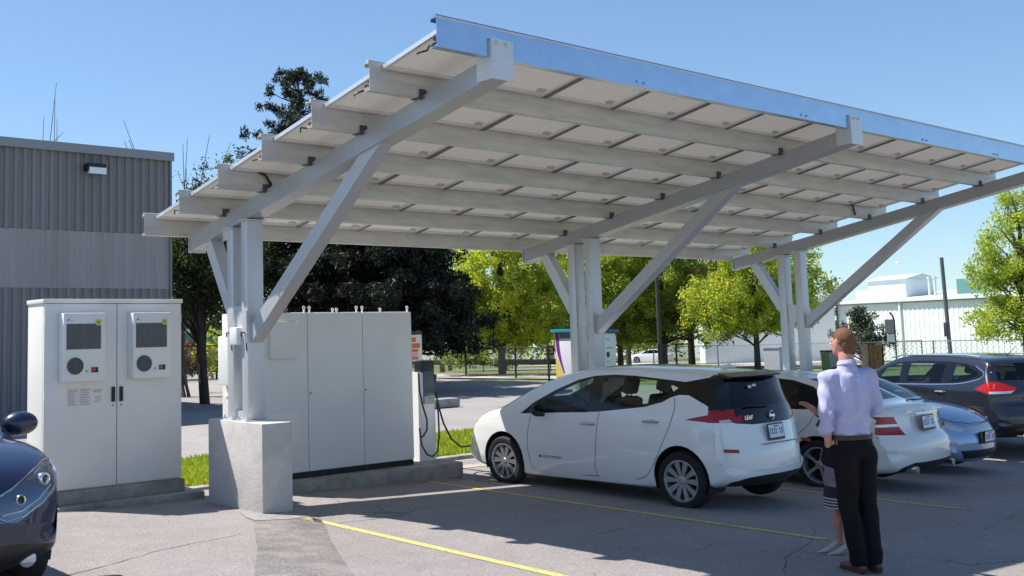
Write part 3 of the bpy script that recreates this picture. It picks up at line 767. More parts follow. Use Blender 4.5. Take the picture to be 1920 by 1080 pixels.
def circ(cy, cz, r, n=30, zmin=None):
    return [(cy+r*math.cos(2*math.pi*i/n), cz+r*math.sin(2*math.pi*i/n)) for i in range(n)]
WHEELS = {}
def wheel(root, x, y, r, rw, style, side, width=.21, rimr=None):
    """tyre and rim; the wheel's outer face looks to 'side' (-1 or 1)"""
    key = (style, r)
    rimr = rimr or r*.70
    w = thing('wheel', None, None); w.parent = root; w.location = (x, y, r)
    w.rotation_euler = (0, 0, 0 if side > 0 else math.pi)
    if key not in WHEELS:
        h = width/2; mb = MB()
        mb.lathe([(rimr*.98, -h*.9), (rimr+.02, -h), (r-.025, -h), (r-.008, -h*.8), (r, -h*.5), (r, h*.5), (r-.008, h*.8), (r-.025, h), (rimr+.03, h*1.02), (rimr+.006, h*.94), (rimr*.98, h*.85)], M['rubber'], n=48, axis='x')
        ty = mb
        rm = MB()
        rm.lathe([(rimr*.985, -h*.8), (rimr, h*.86), (rimr+.006, h*.93), (rimr-.012, h*.93), (rimr-.022, h*.72), (rimr*.9, 0)], M['silver'], n=48, axis='x')
        rm.lathe([(0, -.02), (rimr*.95, -.02)], M['dark'], n=32, axis='x')
        rm.lathe([(0, h*.80), (.028, h*.80), (.034, h*.74), (.055, h*.70), (.06, .02)], M['silver'], n=24, axis='x')
        def spoke(a0, a1, ri, ro, w0, w1, xo, m=M['silver']):
            c = [(ri, a0-w0), (ri, a0+w0), (ro, a1+w1), (ro, a1-w1)]
            pts = [(rr*math.cos(a), rr*math.sin(a)) for rr, a in c]
            vs = [(xo*(1 if k > 1 else 1)-.0, p[0], p[1]) for k, p in enumerate(pts)]
            vs[0] = (h*.70, *pts[0]); vs[1] = (h*.70, *pts[1]); vs[2] = (h*.80, *pts[2]); vs[3] = (h*.80, *pts[3])
            vb = [(v[0]-.03, v[1]*.99, v[2]*.99) for v in vs]
            rm.add(vs+vb, [(0, 1, 2, 3), (7, 6, 5, 4), (0, 4, 5, 1), (1, 5, 6, 2), (2, 6, 7, 3), (3, 7, 4, 0)], m)
        if style == 'blade':      # five pairs of broad blades round dark slots
            for k in range(5):
                a = 2*math.pi*k/5+.3
                spoke(a-.27, a-.30, .035, rimr*.97, .42, .165, h*.7); spoke(a+.27, a+.30, .035, rimr*.97, .42, .165, h*.7)
        elif style == 'multi':
            for k in range(10):
                a = 2*math.pi*k/10; spoke(a, a, .045, rimr*.97, .25, .05, h*.7)
        else:
            for k in range(5):
                a = 2*math.pi*k/5; spoke(a, a, .04, rimr*.97, .45, .10, h*.7)
        WHEELS[key] = (ty.build('tyre'), rm.build('rim')); a, b = WHEELS[key]; a.parent = w; b.parent = w
    else:
        for o in WHEELS[key]:
            c = o.copy(); COL.objects.link(c); c.parent = w
    return w

def arch_lining(root, x, y, z, r, sg):
    mb = MB(); n = 20; vs = []; fs = []
    for i in range(n+1):
        a = math.pi*(-.12+1.24*i/n)
        for xx in (abs(x)*sg, (abs(x)-.34)*sg): vs.append((xx, y+r*math.cos(a), z+r*math.sin(a)))
    for i in range(n): fs.append((2*i, 2*i+1, 2*i+3, 2*i+2))
    k = len(vs); vs.append(((abs(x)-.34)*sg, y, z)); fs += [(2*i+1, 2*i+3, k) for i in range(n)]
    mb.add(vs, fs); mb.build('arch_liner', M['dark'], root)

def seats(root, y_front, y_rear, z, hw=.36, hz=.60):
    """front seats and the rear bench, headrests as sub-parts"""
    for sx in (-1, 1):
        mb = MB(); mb.box(sx*hw-.24, sx*hw+.24, y_front-.1, y_front+.4, z, z+.22, c=.06)
        Mx = Matrix.Translation((sx*hw, y_front-.08, z+.16)) @ Matrix.Rotation(R(18), 4, 'X')
        mb.box(-.23, .23, -.1, .03, 0, hz, None, Mx, c=.05); s_ = mb.build('seat', M['seatcloth'], root)
        mb = MB(); mb.box(-.12, .12, -.07, .03, hz+.04, hz+.24, None, Mx, c=.04); mb.tube([Mx @ Vector((-.05, -.02, hz-.02)), Mx @ Vector((-.05, -.02, hz+.06))], .008); mb.tube([Mx @ Vector((.05, -.02, hz-.02)), Mx @ Vector((.05, -.02, hz+.06))], .008)
        mb.build('headrest', M['seatcloth'], s_)
    mb = MB(); mb.box(-.62, .62, y_rear-.1, y_rear+.4, z, z+.2, c=.05); Mx = Matrix.Translation((0, y_rear-.05, z+.15)) @ Matrix.Rotation(R(20), 4, 'X')
    mb.box(-.62, .62, -.1, .02, 0, hz-.06, None, Mx, c=.05); s_ = mb.build('seat', M['seatcloth'], root)
    for sx in (-1, 0, 1):
        mb = MB(); mb.box(sx*.38-.11, sx*.38+.11, -.07, .02, hz-.04, hz+.12, None, Mx, c=.035); mb.build('headrest', M['seatcloth'], s_)

def cockpit(root, y_dash, z, hw, L0, L1):
    mb = MB(); mb.box(-hw, hw, L0, L1, z-.14, z-.12); mb.build('floor_pan', M['dark'], root)
    mb = MB(); mb.box(-hw+.02, hw-.02, y_dash-.12, y_dash+.42, z+.28, z+.50, c=.06); d = mb.build('dashboard', M['seatcloth'], root)
    mb = MB(); c = Vector((-.36, y_dash-.28, z+.50)); pts = []
    for i in range(25):
        a = 2*math.pi*i/24; pts.append(c+Vector((.18*math.cos(a), .07*math.sin(a)*1, .165*math.sin(a))))
    mb.tube(pts, .014, n=6, cap=False); mb.tube([c+Vector((-.17, 0, 0)), c+Vector((.17, 0, 0))], .018, n=6); mb.tube([c, c+Vector((0, .2, -.06))], .03, n=8)
    mb.build('steering_wheel', M['black'], root)
def mirror(root, x, y, z, sg, m, big=1.):
    mb = MB(); bm = bmesh.new(); bmesh.ops.create_uvsphere(bm, u_segments=20, v_segments=12, radius=1)
    for v in bm.verts:
        v.co = Vector((v.co.x*.115*big, v.co.y*.075*big*(1 if v.co.y > 0 else .25), v.co.z*.078*big))
    mb.frombm(bm, None, Matrix.Translation((x+sg*.12, y, z)), True); o = mb.build('wing_mirror', m, root)
    mb = MB(); mb.box(min(x-sg*.05, x+sg*.09), max(x-sg*.05, x+sg*.09), y-.02, y+.03, z-.08, z-.045, c=.008); mb.build('mirror_foot', M['black'], o)
def on_flank(car, mb, y0, y1, z0, z1, m, sg, off=.004, t=.01):
    vs = [(sg*(car.W(y, z)+off), y, z) for y in (y0, y1) for z in (z0, z1)]; vi = [(sg*(car.W(y, z)+off+t), y, z) for y in (y0, y1) for z in (z0, z1)]
    mb.add(vi+vs, [(0, 1, 3, 2), (4, 6, 7, 5), (0, 4, 5, 1), (2, 3, 7, 6), (0, 2, 6, 4), (1, 5, 7, 3)], m)
def handle(car, root, y, z, sg, m=None):
    mb = MB(); x = car.W(y, z)+.012
    mb.tube([(sg*(x-.015), y-.11, z), (sg*(x+.018), y-.085, z+.002), (sg*(x+.022), y, z+.004), (sg*(x+.018), y+.085, z+.002), (sg*(x-.015), y+.11, z)], [.010, .014, .015, .014, .01], n=8)
    mb.box(sg*(x-.016)-.002, sg*(x-.016)+.002, y-.06, y+.06, z-.022, z+.018, M['ink'])
    return mb.build('door_handle', m or M['silver'], root)
def number_plate(root, c, w, h, tilt, back=True, text=None, rz=0):
    Mx = Matrix.Translation(c) @ Matrix.Rotation(rz, 4, 'Z') @ Matrix.Rotation(tilt, 4, 'X')
    mb = MB(); mb.box(-w/2-.012, w/2+.012, -.006, 0, -h/2-.012, h/2+.012, M['black'], Mx); mb.box(-w/2+.004, w/2-.004, -.009, -.006, -h/2+.016, h/2-.004, M['plate'], Mx)
    n = 7
    for i in range(n):
        if i == 4: continue
        xx = -w/2+w*(i+.8)/(n+.6); mb.box(xx-.011, xx+.011, -.0105, -.009, -h*.18, h*.24, M['plateink'], Mx)
        mb.box(xx-.004, xx+.004, -.0112, -.0105, -h*.06, h*.12, M['plate'], Mx)
    mb.box(-w*.2, w*.2, -.0105, -.009, h*.33, h*.40, M['plateink'], Mx)
    return mb.build('number_plate', None, root)
rearf = lambda c, n: n.y < -.12 and c.y < -1.0
frontf = lambda c, n: n.y > .10 and c.y > .9
topf = lambda c, n: n.z > .12
WZ = [(.12, .79), (.22, .85), (.36, .885), (.55, .895), (.75, .89), (.93, .868), (1.02, .84), (1.12, .80), (1.25, .735), (1.40, .655), (1.50, .60), (1.75, .5)]
def seams(car, root, lines, m=None, w=.007):
    for sg in (-1, 1):
        for l in lines:
            mb = MB(); car.strip(mb, l, w, None, sg); mb.build('door_seam', m or M['seam'], root, fix=False)

# ---- white hatchback, nearest, plugged in
leaf = thing('parked_car', 'white electric hatchback with black rear glass, plugged into the charger by its nose', 'car', (3.99, -2.55, gz(4.0)), group='cars parked under the carport'); leaf.scale = (.88, 1, 1)
leaf.rotation_euler = (0, R(-.5), 0)
c = Car([(-2.15, .46, .28), (-2.145, .62, .28), (-2.12, .74, .27), (-2.085, .86, .24), (-2.055, .96, .20), (-2.01, 1.08, .18), (-1.95, 1.21, .16), (-1.90, 1.34, .13), (-1.865, 1.41, .09), (-1.78, 1.455, .05), (-1.4, 1.50, .04), (-.83, 1.53, .035), (-.34, 1.535, .035), (.19, 1.505, .05), (.56, 1.44, .07), (.95, 1.325, .09), (1.30, 1.17, .11), (1.57, 1.04, .10), (1.75, .985, .08), (1.95, .92, .11), (2.13, .82, .17), (2.27, .68, .23), (2.34, .5, .27)],
        [(-2.15, .46, .28), (-2.12, .34, .24), (-2.0, .27, .12), (-1.7, .24, .02), (-1.0, .19, 0), (0, .17, 0), (1.0, .16, 0), (1.8, .19, .02), (2.15, .21, .12), (2.31, .30, .24), (2.34, .5, .27)],
        WZ, -2.18, 2.36, (.65, .20), (.75, .27))
for ya in (1.39, -1.39): c.cut(circ(ya, .335, .362), 'arch', M['dark'], delete=True)
c.cut([(.88, .945), (.94, .6), (.92, .40), (.83, .235), (-.19, .265), (-.19, .6), (-.235, 1.005)], 'front_door', None)
c.cut([(-.243, 1.005), (-.198, .6), (-.198, .265), (-.88, .31), (-1.0, .42), (-1.12, .62), (-1.28, .95), (-1.30, 1.12), (-1.12, 1.14), (-.89, 1.08)], 'rear_door', None)
c.cut([(1.07, .935), (-.22, 1.01), (-.89, 1.09), (-1.12, 1.15), (-1.23, 1.205), (-1.33, 1.235), (-1.46, 1.235), (-1.65, 1.16), (-1.82, 1.085), (-1.98, 1.05), (-2.1, 1.04), (-2.1, 1.46), (-1.7, 1.432), (-1.38, 1.375), (-1.14, 1.395), (-.66, 1.43), (-.33, 1.438), (-.05, 1.42), (.20, 1.37), (.54, 1.24), (.86, 1.08)], 'pillar_trim', M['carblack'], filt=lambda cc, n: cc.y > -1.86 or cc.z > 1.06)
c.cut([(.66, .975), (.64, 1.12), (.45, 1.225), (.18, 1.34), (-.03, 1.392), (-.05, .995)], 'front_side_window', G_CLEAR)
c.cut([(-.24, 1.025), (-.20, 1.40), (-.65, 1.405), (-1.1, 1.372), (-1.30, 1.31), (-1.20, 1.235), (-1.08, 1.18), (-.88, 1.115)], 'rear_side_window', G_CLEAR)
c.cut([(-.58, 1.08), (-.62, 1.3), (-.60, 1.50), (.60, 1.50), (.62, 1.3), (.58, 1.08)], 'windscreen', G_SCREEN, axis='y', filt=lambda cc, n: frontf(cc, n) and n.z > .3 and cc.y < 1.6 and abs(cc.x) < .66 and cc.z < 1.47 or (cc.y > .55 and cc.y < 1.56 and n.z > .3 and n.y > .1))
c.cut([(-.80, 1.0), (-.62, .945), (-.40, .925), (.40, .925), (.62, .945), (.80, 1.0), (.82, 1.20), (.66, 1.46), (.3, 1.445), (-.3, 1.445), (-.66, 1.46), (-.82, 1.20)], 'tailgate_panel', M['carblack'], axis='y', filt=lambda cc, n: rearf(cc, n) and cc.y < -1.55)
c.cut([(-.60, 1.11), (.60, 1.11), (.52, 1.37), (-.52, 1.37)], 'rear_window', G_DARK, axis='y', filt=lambda cc, n: rearf(cc, n) and cc.y < -1.6 and n.y < -.4)
TLs = [(-1.46, .975), (-1.66, 1.022), (-1.82, 1.05), (-1.90, 1.095), (-2.3, 1.08), (-2.3, .955), (-1.80, .958)]
c.cut(TLs, 'tail_light', M['taillight'], filt=lambda cc, n: abs(cc.x) > .56 and abs(n.x) > .02)
for sg in (-1, 1):
    c.cut([(sg*a, b) for a, b in [(.63, .960), (.98, .955), (.98, 1.08), (.74, 1.088)]], 'tail_light', M['taillight'], axis='y', filt=lambda cc, n: rearf(cc, n) and cc.y < -1.7)
    c.cut([(sg*a, b) for a, b in [(.66, .962), (.79, .958), (.79, .984), (.68, .990)]], 'reverse_light', M['lampclear'], axis='y', filt=lambda cc, n: rearf(cc, n) and cc.y < -1.7)
c.cut([(-.78, .2), (-.74, .34), (-.52, .385), (-.3, .395), (.3, .395), (.52, .385), (.74, .34), (.78, .2)], 'rear_diffuser', M['black'], axis='y', filt=lambda cc, n: cc.y < -1.85)
c.cut([(1.86, .80), (2.05, .84), (2.25, .76), (2.31, .68), (2.15, .70)], 'headlight', M['lampclear'], filt=lambda cc, n: abs(cc.x) > .4)
c.cut([(2.06, .78), (2.12, .80), (2.30, .72), (2.3, .69), (2.15, .72)], 'turn_signal', M['lampamber'], filt=lambda cc, n: abs(cc.x) > .4)
seams(c, leaf, [[(.88, .945), (.94, .6), (.92, .40), (.83, .235), (-.19, .265)], [(-.24, 1.005), (-.195, .6), (-.195, .265), (-.88, .31), (-1.0, .42), (-1.12, .62), (-1.28, .95), (-1.30, 1.15), (-1.27, 1.2)]])
for sg in (-1, 1):
    bp = MB(); c.strip(bp, [(.86, .215), (-.4, .235), (-.95, .26)], .05, None, sg, .012); bp.build('sill_moulding', M['carwhite'], leaf, fix=False)
for sg in (-1, 1):
    handle(c, leaf, -.05-.02, .865, sg); handle(c, leaf, -1.0, .935, sg)
for sg in (-1, 1):
    mb = MB(); on_flank(c, mb, -1.93, -2.08, .655, .69, M['taillight'], sg, 0, .006); mb.build('reflector', M['taillight'], leaf)
number_plate(leaf, (-.07, -2.125, .835), .31, .155, R(-8))
mb = MB(); mb.add([(x, y+.07*(x/.54)**2, z) for x in (-.54, -.27, 0, .27, .54) for y, z in ((-1.78, 1.470), (-1.965, 1.432), (-1.95, 1.412), (-1.84, 1.42))], [(4*i+a, 4*i+b, 4*i+4+b, 4*i+4+a) for i in range(4) for a, b in ((0, 1), (1, 2), (2, 3), (3, 0))]+[(0, 1, 2, 3), (19, 18, 17, 16)]); mb.build('spoiler', M['carblack'], leaf)
mb = MB(); mb.box(-.36, .36, -2.145, -2.12, .715, .722); mb.build('bumper_seam', M['ink'], leaf)
mb = MB(); Mx = Matrix.Translation((-.02, -2.062, 1.0)) @ Matrix.Rotation(R(90), 4, 'X')
mb.lathe([(.048, -.006), (.056, 0), (.048, .006), (.040, 0), (.048, -.006)], M['chrome'], n=28, M=Mx); mb.box(-.056, .056, -.012, .012, -.003, .004, M['chrome'], Mx); mb.build('badge', None, leaf)
mb = MB(); add_text(mb, 'LEAF', .062, M['chrome'], Matrix.Translation((-.47, -2.035, 1.0)) @ Matrix.Rotation(R(-10), 4, 'Z') @ Matrix.Rotation(R(90), 4, 'X'), .004, True); mb.build('lettering', None, leaf)
mb = MB(); x = -(c.W(.52, .43)+.004); add_text(mb, 'ZERO EMISSION', .045, M['ink'], Matrix.Translation((x, .52, .43)) @ Matrix.Rotation(R(-90), 4, 'Z') @ Matrix.Rotation(R(90), 4, 'X'), .001); mb.box(x-.002, x, .70, .74, .415, .445, M['plateink']); mb.build('lettering', None, leaf)
mb = MB(); mb.box(-.26, -.20, -1.93, -1.922, 1.30, 1.33); mb.box(-.17, -.10, -1.93, -1.922, 1.315, 1.34); mb.build('window_sticker', M['paper'], leaf)
mb = MB(); mb.tube([(.0, -1.45, 1.50), (.0, -1.55, 1.535), (.0, -1.62, 1.515)], [.03, .02, .008]); mb.build('roof_antenna', M['carwhite'], leaf)
mb = MB(); mb.tube([(-.02, -2.02, 1.10), (-.45, -1.995, 1.12)], .011, n=6); mb.build('rear_wiper', M['black'], leaf)
lw = c
c.finish(leaf, M['carwhite'], split=('front_door', 'rear_door', 'front_side_window', 'rear_side_window', 'tail_light', 'headlight', 'reverse_light', 'turn_signal'))
for sx in (-1, 1):
    for ya in (1.39, -1.39):
        wheel(leaf, sx*.79, ya, .316, None, 'blade', sx); arch_lining(leaf, sx*.87, ya, .335, .362, sx)
seats(leaf, -.05, -.95, .42, hz=.62); cockpit(leaf, .72, .48, .72, -1.5, 1.4)
mirror(leaf, -.86, .66, 1.0, -1, M['carblack']); mirror(leaf, .86, .66, 1.0, 1, M['carblack'])
mb = MB(); mb.box(-.12, .12, .33, .36, 1.31, 1.37, c=.01); mb.tube([(0, .36, 1.35), (0, .45, 1.42)], .01); mb.build('rear_view_mirror', M['black'], leaf)

# ---- pearl white saloon
merc = thing('parked_car', 'white saloon with tall red and white tail lamps, second in the row', 'car', (7.02, -2.46, gz(7.0)), group='cars parked under the carport')
merc.rotation_euler = (0, R(-.5), 0); merc.scale = (.94, 1, 1); merc.location.x = 6.97
c = Car([(-2.50, .48, .24), (-2.50, .62, .24), (-2.45, .70, .2), (-2.38, .74, .17), (-2.34, .80, .16), (-2.31, .98, .15), (-2.27, 1.05, .13), (-2.17, 1.07, .10), (-1.98, 1.075, .06), (-1.82, 1.10, .05), (-1.5, 1.27, .07), (-1.18, 1.385, .06), (-.76, 1.435, .04), (-.3, 1.455, .035), (.2, 1.44, .04), (.55, 1.38, .07), (.95, 1.24, .1), (1.35, 1.03, .11), (1.6, .98, .08), (1.95, .88, .12), (2.07, .7, .2), (2.11, .5, .25)],
        [(-2.50, .48, .24), (-2.47, .36, .2), (-2.35, .26, .1), (-1.9, .22, .02), (-1.0, .18, 0), (1.0, .17, 0), (1.8, .2, .04), (2.08, .3, .2), (2.11, .5, .25)],
        [(.12, .78), (.22, .84), (.36, .87), (.55, .885), (.75, .885), (.90, .868), (1.0, .835), (1.10, .77), (1.22, .70), (1.35, .625), (1.45, .575), (1.6, .5)], -2.53, 2.13, (.6, .17), (.6, .22))
for ya in (1.38, -1.38): c.cut(circ(ya, .33, .355), 'arch', M['dark'], delete=True)
c.cut([(.80, .93), (.85, .6), (.80, .25), (-.22, .25), (-.25, .98)], 'front_door', None)
c.cut([(-.26, .98), (-.23, .25), (-.85, .27), (-1.05, .62), (-1.30, .85), (-1.36, 1.0), (-1.0, 1.0)], 'rear_door', None)
c.cut([(.95, .955), (.5, 1.27), (.1, 1.36), (-.3, 1.392), (-.60, 1.393), (-.95, 1.365), (-1.25, 1.29), (-1.40, 1.20), (-1.49, 1.10), (-1.47, 1.04), (-1.35, 1.012), (-1.0, 1.0), (-.2, .975)], 'side_window', G_DARK)
c.cut([(-.56, 1.10), (.56, 1.10), (.48, 1.375), (-.48, 1.375)], 'rear_window', G_DARK, axis='y', filt=lambda cc, n: n.y < -.15 and -1.86 < cc.y < -1.1 and n.z > .3)
c.cut([(-.55, 1.07), (.55, 1.07), (.48, 1.36), (-.48, 1.36)], 'windscreen', G_DARK, axis='y', filt=lambda cc, n: n.y > .15 and .5 < cc.y < 1.36 and n.z > .3)
c.cut([(-2.14, .845), (-2.2, .93), (-2.6, .955), (-2.6, .72), (-2.36, .73), (-2.2, .79)], 'tail_light', M['taillight'], filt=lambda cc, n: abs(n.x) > .25 and abs(cc.x) > .5)
for sg in (-1, 1):
    c.cut([(sg*a, b) for a, b in [(.48, .72), (.95, .74), (.95, .955), (.60, .945)]], 'tail_light', M['taillight'], axis='y', filt=lambda cc, n: n.y < -.2 and cc.y < -2.0)
    c.cut([(sg*a, b) for a, b in [(.53, .822), (.95, .83), (.95, .862), (.55, .856)]], 'reverse_light', M['lampclear'], axis='y', filt=lambda cc, n: n.y < -.2 and cc.y < -2.0)
c.cut([(-2.2, .835), (-2.6, .83), (-2.6, .862), (-2.2, .858)], 'reverse_light', M['lampclear'], filt=lambda cc, n: abs(n.x) > .25 and abs(cc.x) > .5)
c.cut([(-.72, .18), (-.66, .34), (-.5, .39), (.5, .39), (.66, .34), (.72, .18)], 'rear_diffuser', M['black'], axis='y', filt=lambda cc, n: cc.y < -2.1)
seams(c, merc, [[(.80, .93), (.85, .6), (.80, .25), (-.22, .25)], [(-.255, .98), (-.225, .25), (-.85, .27), (-1.05, .62), (-1.30, .85), (-1.36, 1.0)], [(-1.62, 1.02), (-1.9, 1.0), (-2.12, .95)]])
mb = MB()
for sg in (-1, 1):
    c.strip(mb, [(.95, .952), (-.2, .970), (-1.0, .994), (-1.35, 1.006), (-1.47, 1.035)], .014, None, sg, .004)
mb.build('window_trim', M['chrome'], merc, fix=False)
for sg in (-1, 1): handle(c, merc, -.08, .83, sg, M['carpearl']); handle(c, merc, -1.02, .86, sg, M['carpearl'])
number_plate(merc, (0, -2.405, .845), .32, .165, R(-6))
mb = MB(); mb.box(-.30, .30, -2.40, -2.37, .955, .975, c=.006); mb.build('boot_strip', M['chrome'], merc)
mb = MB(); Mx = Matrix.Translation((.0, -2.355, 1.02)) @ Matrix.Rotation(R(90), 4, 'X')
mb.lathe([(.034, -.004), (.040, 0), (.034, .004), (.030, 0), (.034, -.004)], M['chrome'], n=24, M=Mx)
for k in range(3):
    a = R(90+120*k); mb.beam(Mx @ Vector((0, 0, 0)), Mx @ Vector((.036*math.cos(a), .036*math.sin(a), 0)), .006, .006, M['chrome'], up=(0, 1, 0))
mb.build('badge', None, merc)
mb = MB()
for (xx, n) in ((-.42, 3), (.42, 3)):
    for i in range(n): mb.box(xx+.05*i-.06, xx+.05*i-.03, -2.36, -2.352, .985, 1.01)
mb.build('lettering', M['chrome'], merc)
for sx in (-1, 1):
    mb = MB(); mb.tube([(sx*.5, -2.47, .31), (sx*.5, -2.2, .31)], .045, n=14); mb.build('exhaust_tip', M['chrome'], merc)
c.finish(merc, M['carpearl'], split=('front_door', 'rear_door', 'side_window', 'tail_light', 'reverse_light'))
for sx in (-1, 1):
    for ya in (1.38, -1.38):
        wheel(merc, sx*.78, ya, .318, None, 'multi' if 0 else 'five', sx); arch_lining(merc, sx*.86, ya, .33, .355, sx)
seats(merc, -.05, -.95, .35, hz=.58); cockpit(merc, .60, .42, .68, -1.7, 1.2)
mirror(merc, -.84, .60, .98, -1, M['carpearl']); mirror(merc, .84, .60, .98, 1, M['carpearl'])

# ---- light blue hatch-back saloon, reversed in: nose towards the camera
volt = thing('parked_car', 'light metallic blue car reversed in, its nose beside the white saloon', 'car', (9.62, -2.22, gz(9.7)), R(180), group='cars parked under the carport'); volt.scale = (.95, 1, 1)
c = Car([(-2.3, .5, .2), (-2.29, .85, .2), (-2.2, 1.10, .14), (-1.9, 1.20, .1), (-1.0, 1.38, .06), (-.4, 1.435, .04), (.1, 1.42, .05), (.5, 1.33, .08), (.9, 1.16, .1), (1.2, 1.02, .12), (1.45, .98, .08), (1.8, .90, .10), (2.02, .80, .16), (2.12, .70, .22), (2.19, .58, .26), (2.21, .48, .28)],
        [(-2.3, .5, .2), (-2.2, .25, .1), (-1.0, .18, 0), (1.0, .16, 0), (1.8, .18, .06), (2.10, .20, .2), (2.19, .30, .27), (2.21, .48, .28)],
        [(.12, .79), (.22, .85), (.36, .88), (.55, .895), (.75, .885), (.93, .85), (1.02, .80), (1.2, .70), (1.35, .60), (1.45, .55), (1.6, .5)], -2.33, 2.24, (.6, .2), (.8, .30))
for ya in (1.34, -1.34): c.cut(circ(ya, .33, .355), 'arch', M['dark'], delete=True)
c.cut([(.80, .93), (.85, .6), (.80, .25), (-.22, .25), (-.25, .98)], 'front_door', None)
c.cut([(1.0, .97), (.5, 1.23), (.1, 1.34), (-.4, 1.37), (-.9, 1.32), (-1.3, 1.2), (-1.3, 1.08), (-.2, 1.0)], 'side_window', G_CLEAR)
c.cut([(-.62, 1.055), (.62, 1.055), (.52, 1.36), (-.52, 1.36)], 'windscreen', G_SCREEN, axis='y', filt=lambda cc, n: n.y > .12 and .35 < cc.y < 1.25 and n.z > .3)
for sg in (-1, 1):
    c.cut([(sg*a, b) for a, b in [(.44, .655), (.55, .63), (.80, .70), (.88, .80), (.80, .83), (.62, .76)]], 'headlight', M['lampclear'], axis='y', filt=lambda cc, n: cc.y > 1.6)
c.cut([(-.38, .60), (-.42, .70), (-.2, .735), (.2, .735), (.42, .70), (.38, .60)], 'upper_grille', M['silver'], axis='y', filt=lambda cc, n: cc.y > 1.8 and n.y > .2)
c.cut([(-.50, .25), (-.60, .37), (.60, .37), (.50, .25)], 'lower_grille', M['black'], axis='y', filt=lambda cc, n: cc.y > 1.6)
for sg in (-1, 1):
    mb = MB()
    for xx, zz in ((.56, .70), (.70, .755)):
        mb.lathe([(.0, .02), (.03, .018), (.036, 0)], M['lampdark'], n=16, axis='y', M=Matrix.Translation((sg*xx, 1.985-(xx-.56)*.5, zz)))
    mb.build('lamp_lens', None, volt)
seams(c, volt, [[(.80, .93), (.85, .6), (.80, .25), (-.22, .25), (-.25, .98)]])
mb = MB(); mb.tube([(-.80, 1.30+.18, .93), (-.74, 1.75, .86), (-.6, 2.0, .77), (-.35, 2.10, .74), (0, 2.13, .735), (.35, 2.10, .74), (.6, 2.0, .77), (.74, 1.75, .86), (.80, 1.48, .93)], .005, n=5); mb.build('bonnet_seam', M['seam'], volt)
number_plate(volt, (0, 2.235, .54), .31, .155, R(4), rz=math.pi)
mb = MB(); mb.box(-.25, .25, 2.2, 2.225, .45, .62, c=.01); mb.build('plate_holder', M['black'], volt)
c.finish(volt, M['carblue'], split=('headlight', 'side_window', 'front_door'))
for sx in (-1, 1):
    for ya in (1.34, -1.34):
        wheel(volt, sx*.79, ya, .318, None, 'five', sx); arch_lining(volt, sx*.87, ya, .33, .355, sx)
seats(volt, -.05, -.95, .35, hz=.56); cockpit(volt, .62, .44, .68, -1.5, 1.2)
mirror(volt, -.84, .72, 1.0, -1, M['carblue']); mirror(volt, .84, .72, 1.0, 1, M['carblue'])
mb = MB()
for sg in (-1, 1): mb.tube([(sg*.02, 1.27, 1.035), (sg*.55, 1.20, 1.05)], .012, n=6)
mb.build('wiper', M['black'], volt)

# ---- graphite SUV at the right end
suv = thing('parked_car', 'dark graphite SUV at the right end of the row with wide red tail lamps', 'car', (13.5, -2.02, gz(13.5)), R(-23), group='cars parked under the carport'); suv.scale = (1, 1, .945)
c = Car([(-2.38, .56, .2), (-2.37, .74, .2), (-2.30, .84, .17), (-2.24, .92, .16), (-2.24, 1.08, .16), (-2.18, 1.2, .15), (-2.05, 1.40, .13), (-1.97, 1.56, .12), (-1.92, 1.63, .08), (-1.82, 1.67, .05), (-1.5, 1.70, .04), (-.6, 1.735, .035), (.2, 1.70, .045), (.6, 1.58, .07), (1.0, 1.36, .1), (1.28, 1.18, .11), (1.5, 1.12, .08), (1.9, 1.03, .11), (2.12, .88, .18), (2.22, .65, .24), (2.24, .55, .25)],
        [(-2.38, .56, .2), (-2.35, .42, .18), (-2.2, .33, .1), (-1.8, .28, .0), (-1.0, .24, 0), (1.0, .24, 0), (1.8, .26, .04), (2.15, .3, .18), (2.24, .55, .25)],
        [(.2, .84), (.35, .89), (.6, .915), (.85, .915), (1.05, .90), (1.15, .875), (1.25, .84), (1.45, .755), (1.6, .68), (1.72, .62), (1.9, .55)], -2.42, 2.28, (.55, .15), (.7, .25))
for ya in (1.35, -1.35): c.cut(circ(ya, .36, .40), 'arch', M['dark'], delete=True)
c.cut([(.86, 1.08), (.90, .7), (.85, .32), (-.15, .32), (-.18, 1.15)], 'front_door', None)
c.cut([(-.19, 1.15), (-.16, .32), (-.85, .33), (-1.05, .7), (-1.18, 1.0), (-1.2, 1.2)], 'rear_door', None)
c.cut([(.98, 1.13), (.55, 1.44), (.25, 1.555), (-.3, 1.60), (-.9, 1.60), (-1.4, 1.57), (-1.62, 1.52), (-1.84, 1.40), (-1.80, 1.34), (-1.45, 1.24), (-1.0, 1.20), (0, 1.165)], 'window_surround', M['carblack'])
c.cut([(.62, 1.165), (.45, 1.45), (.22, 1.53), (.10, 1.54), (.06, 1.175)], 'front_side_window', G_CLEAR)
c.cut([(-.14, 1.19), (-.12, 1.555), (-.75, 1.56), (-.95, 1.54), (-.95, 1.215)], 'rear_side_window', G_CLEAR)
c.cut([(-1.18, 1.235), (-1.20, 1.54), (-1.45, 1.52), (-1.70, 1.42), (-1.72, 1.36), (-1.45, 1.27)], 'quarter_window', G_CLEAR)
c.cut([(-.68, 1.29), (.68, 1.29), (.60, 1.58), (-.60, 1.58)], 'rear_window', G_DARK, axis='y', filt=lambda cc, n: n.y < -.2 and cc.y < -1.8)
c.cut([(-.64, 1.24), (.64, 1.24), (.56, 1.60), (-.56, 1.60)], 'windscreen', G_SCREEN, axis='y', filt=lambda cc, n: n.y > .12 and .55 < cc.y < 1.3 and n.z > .3)
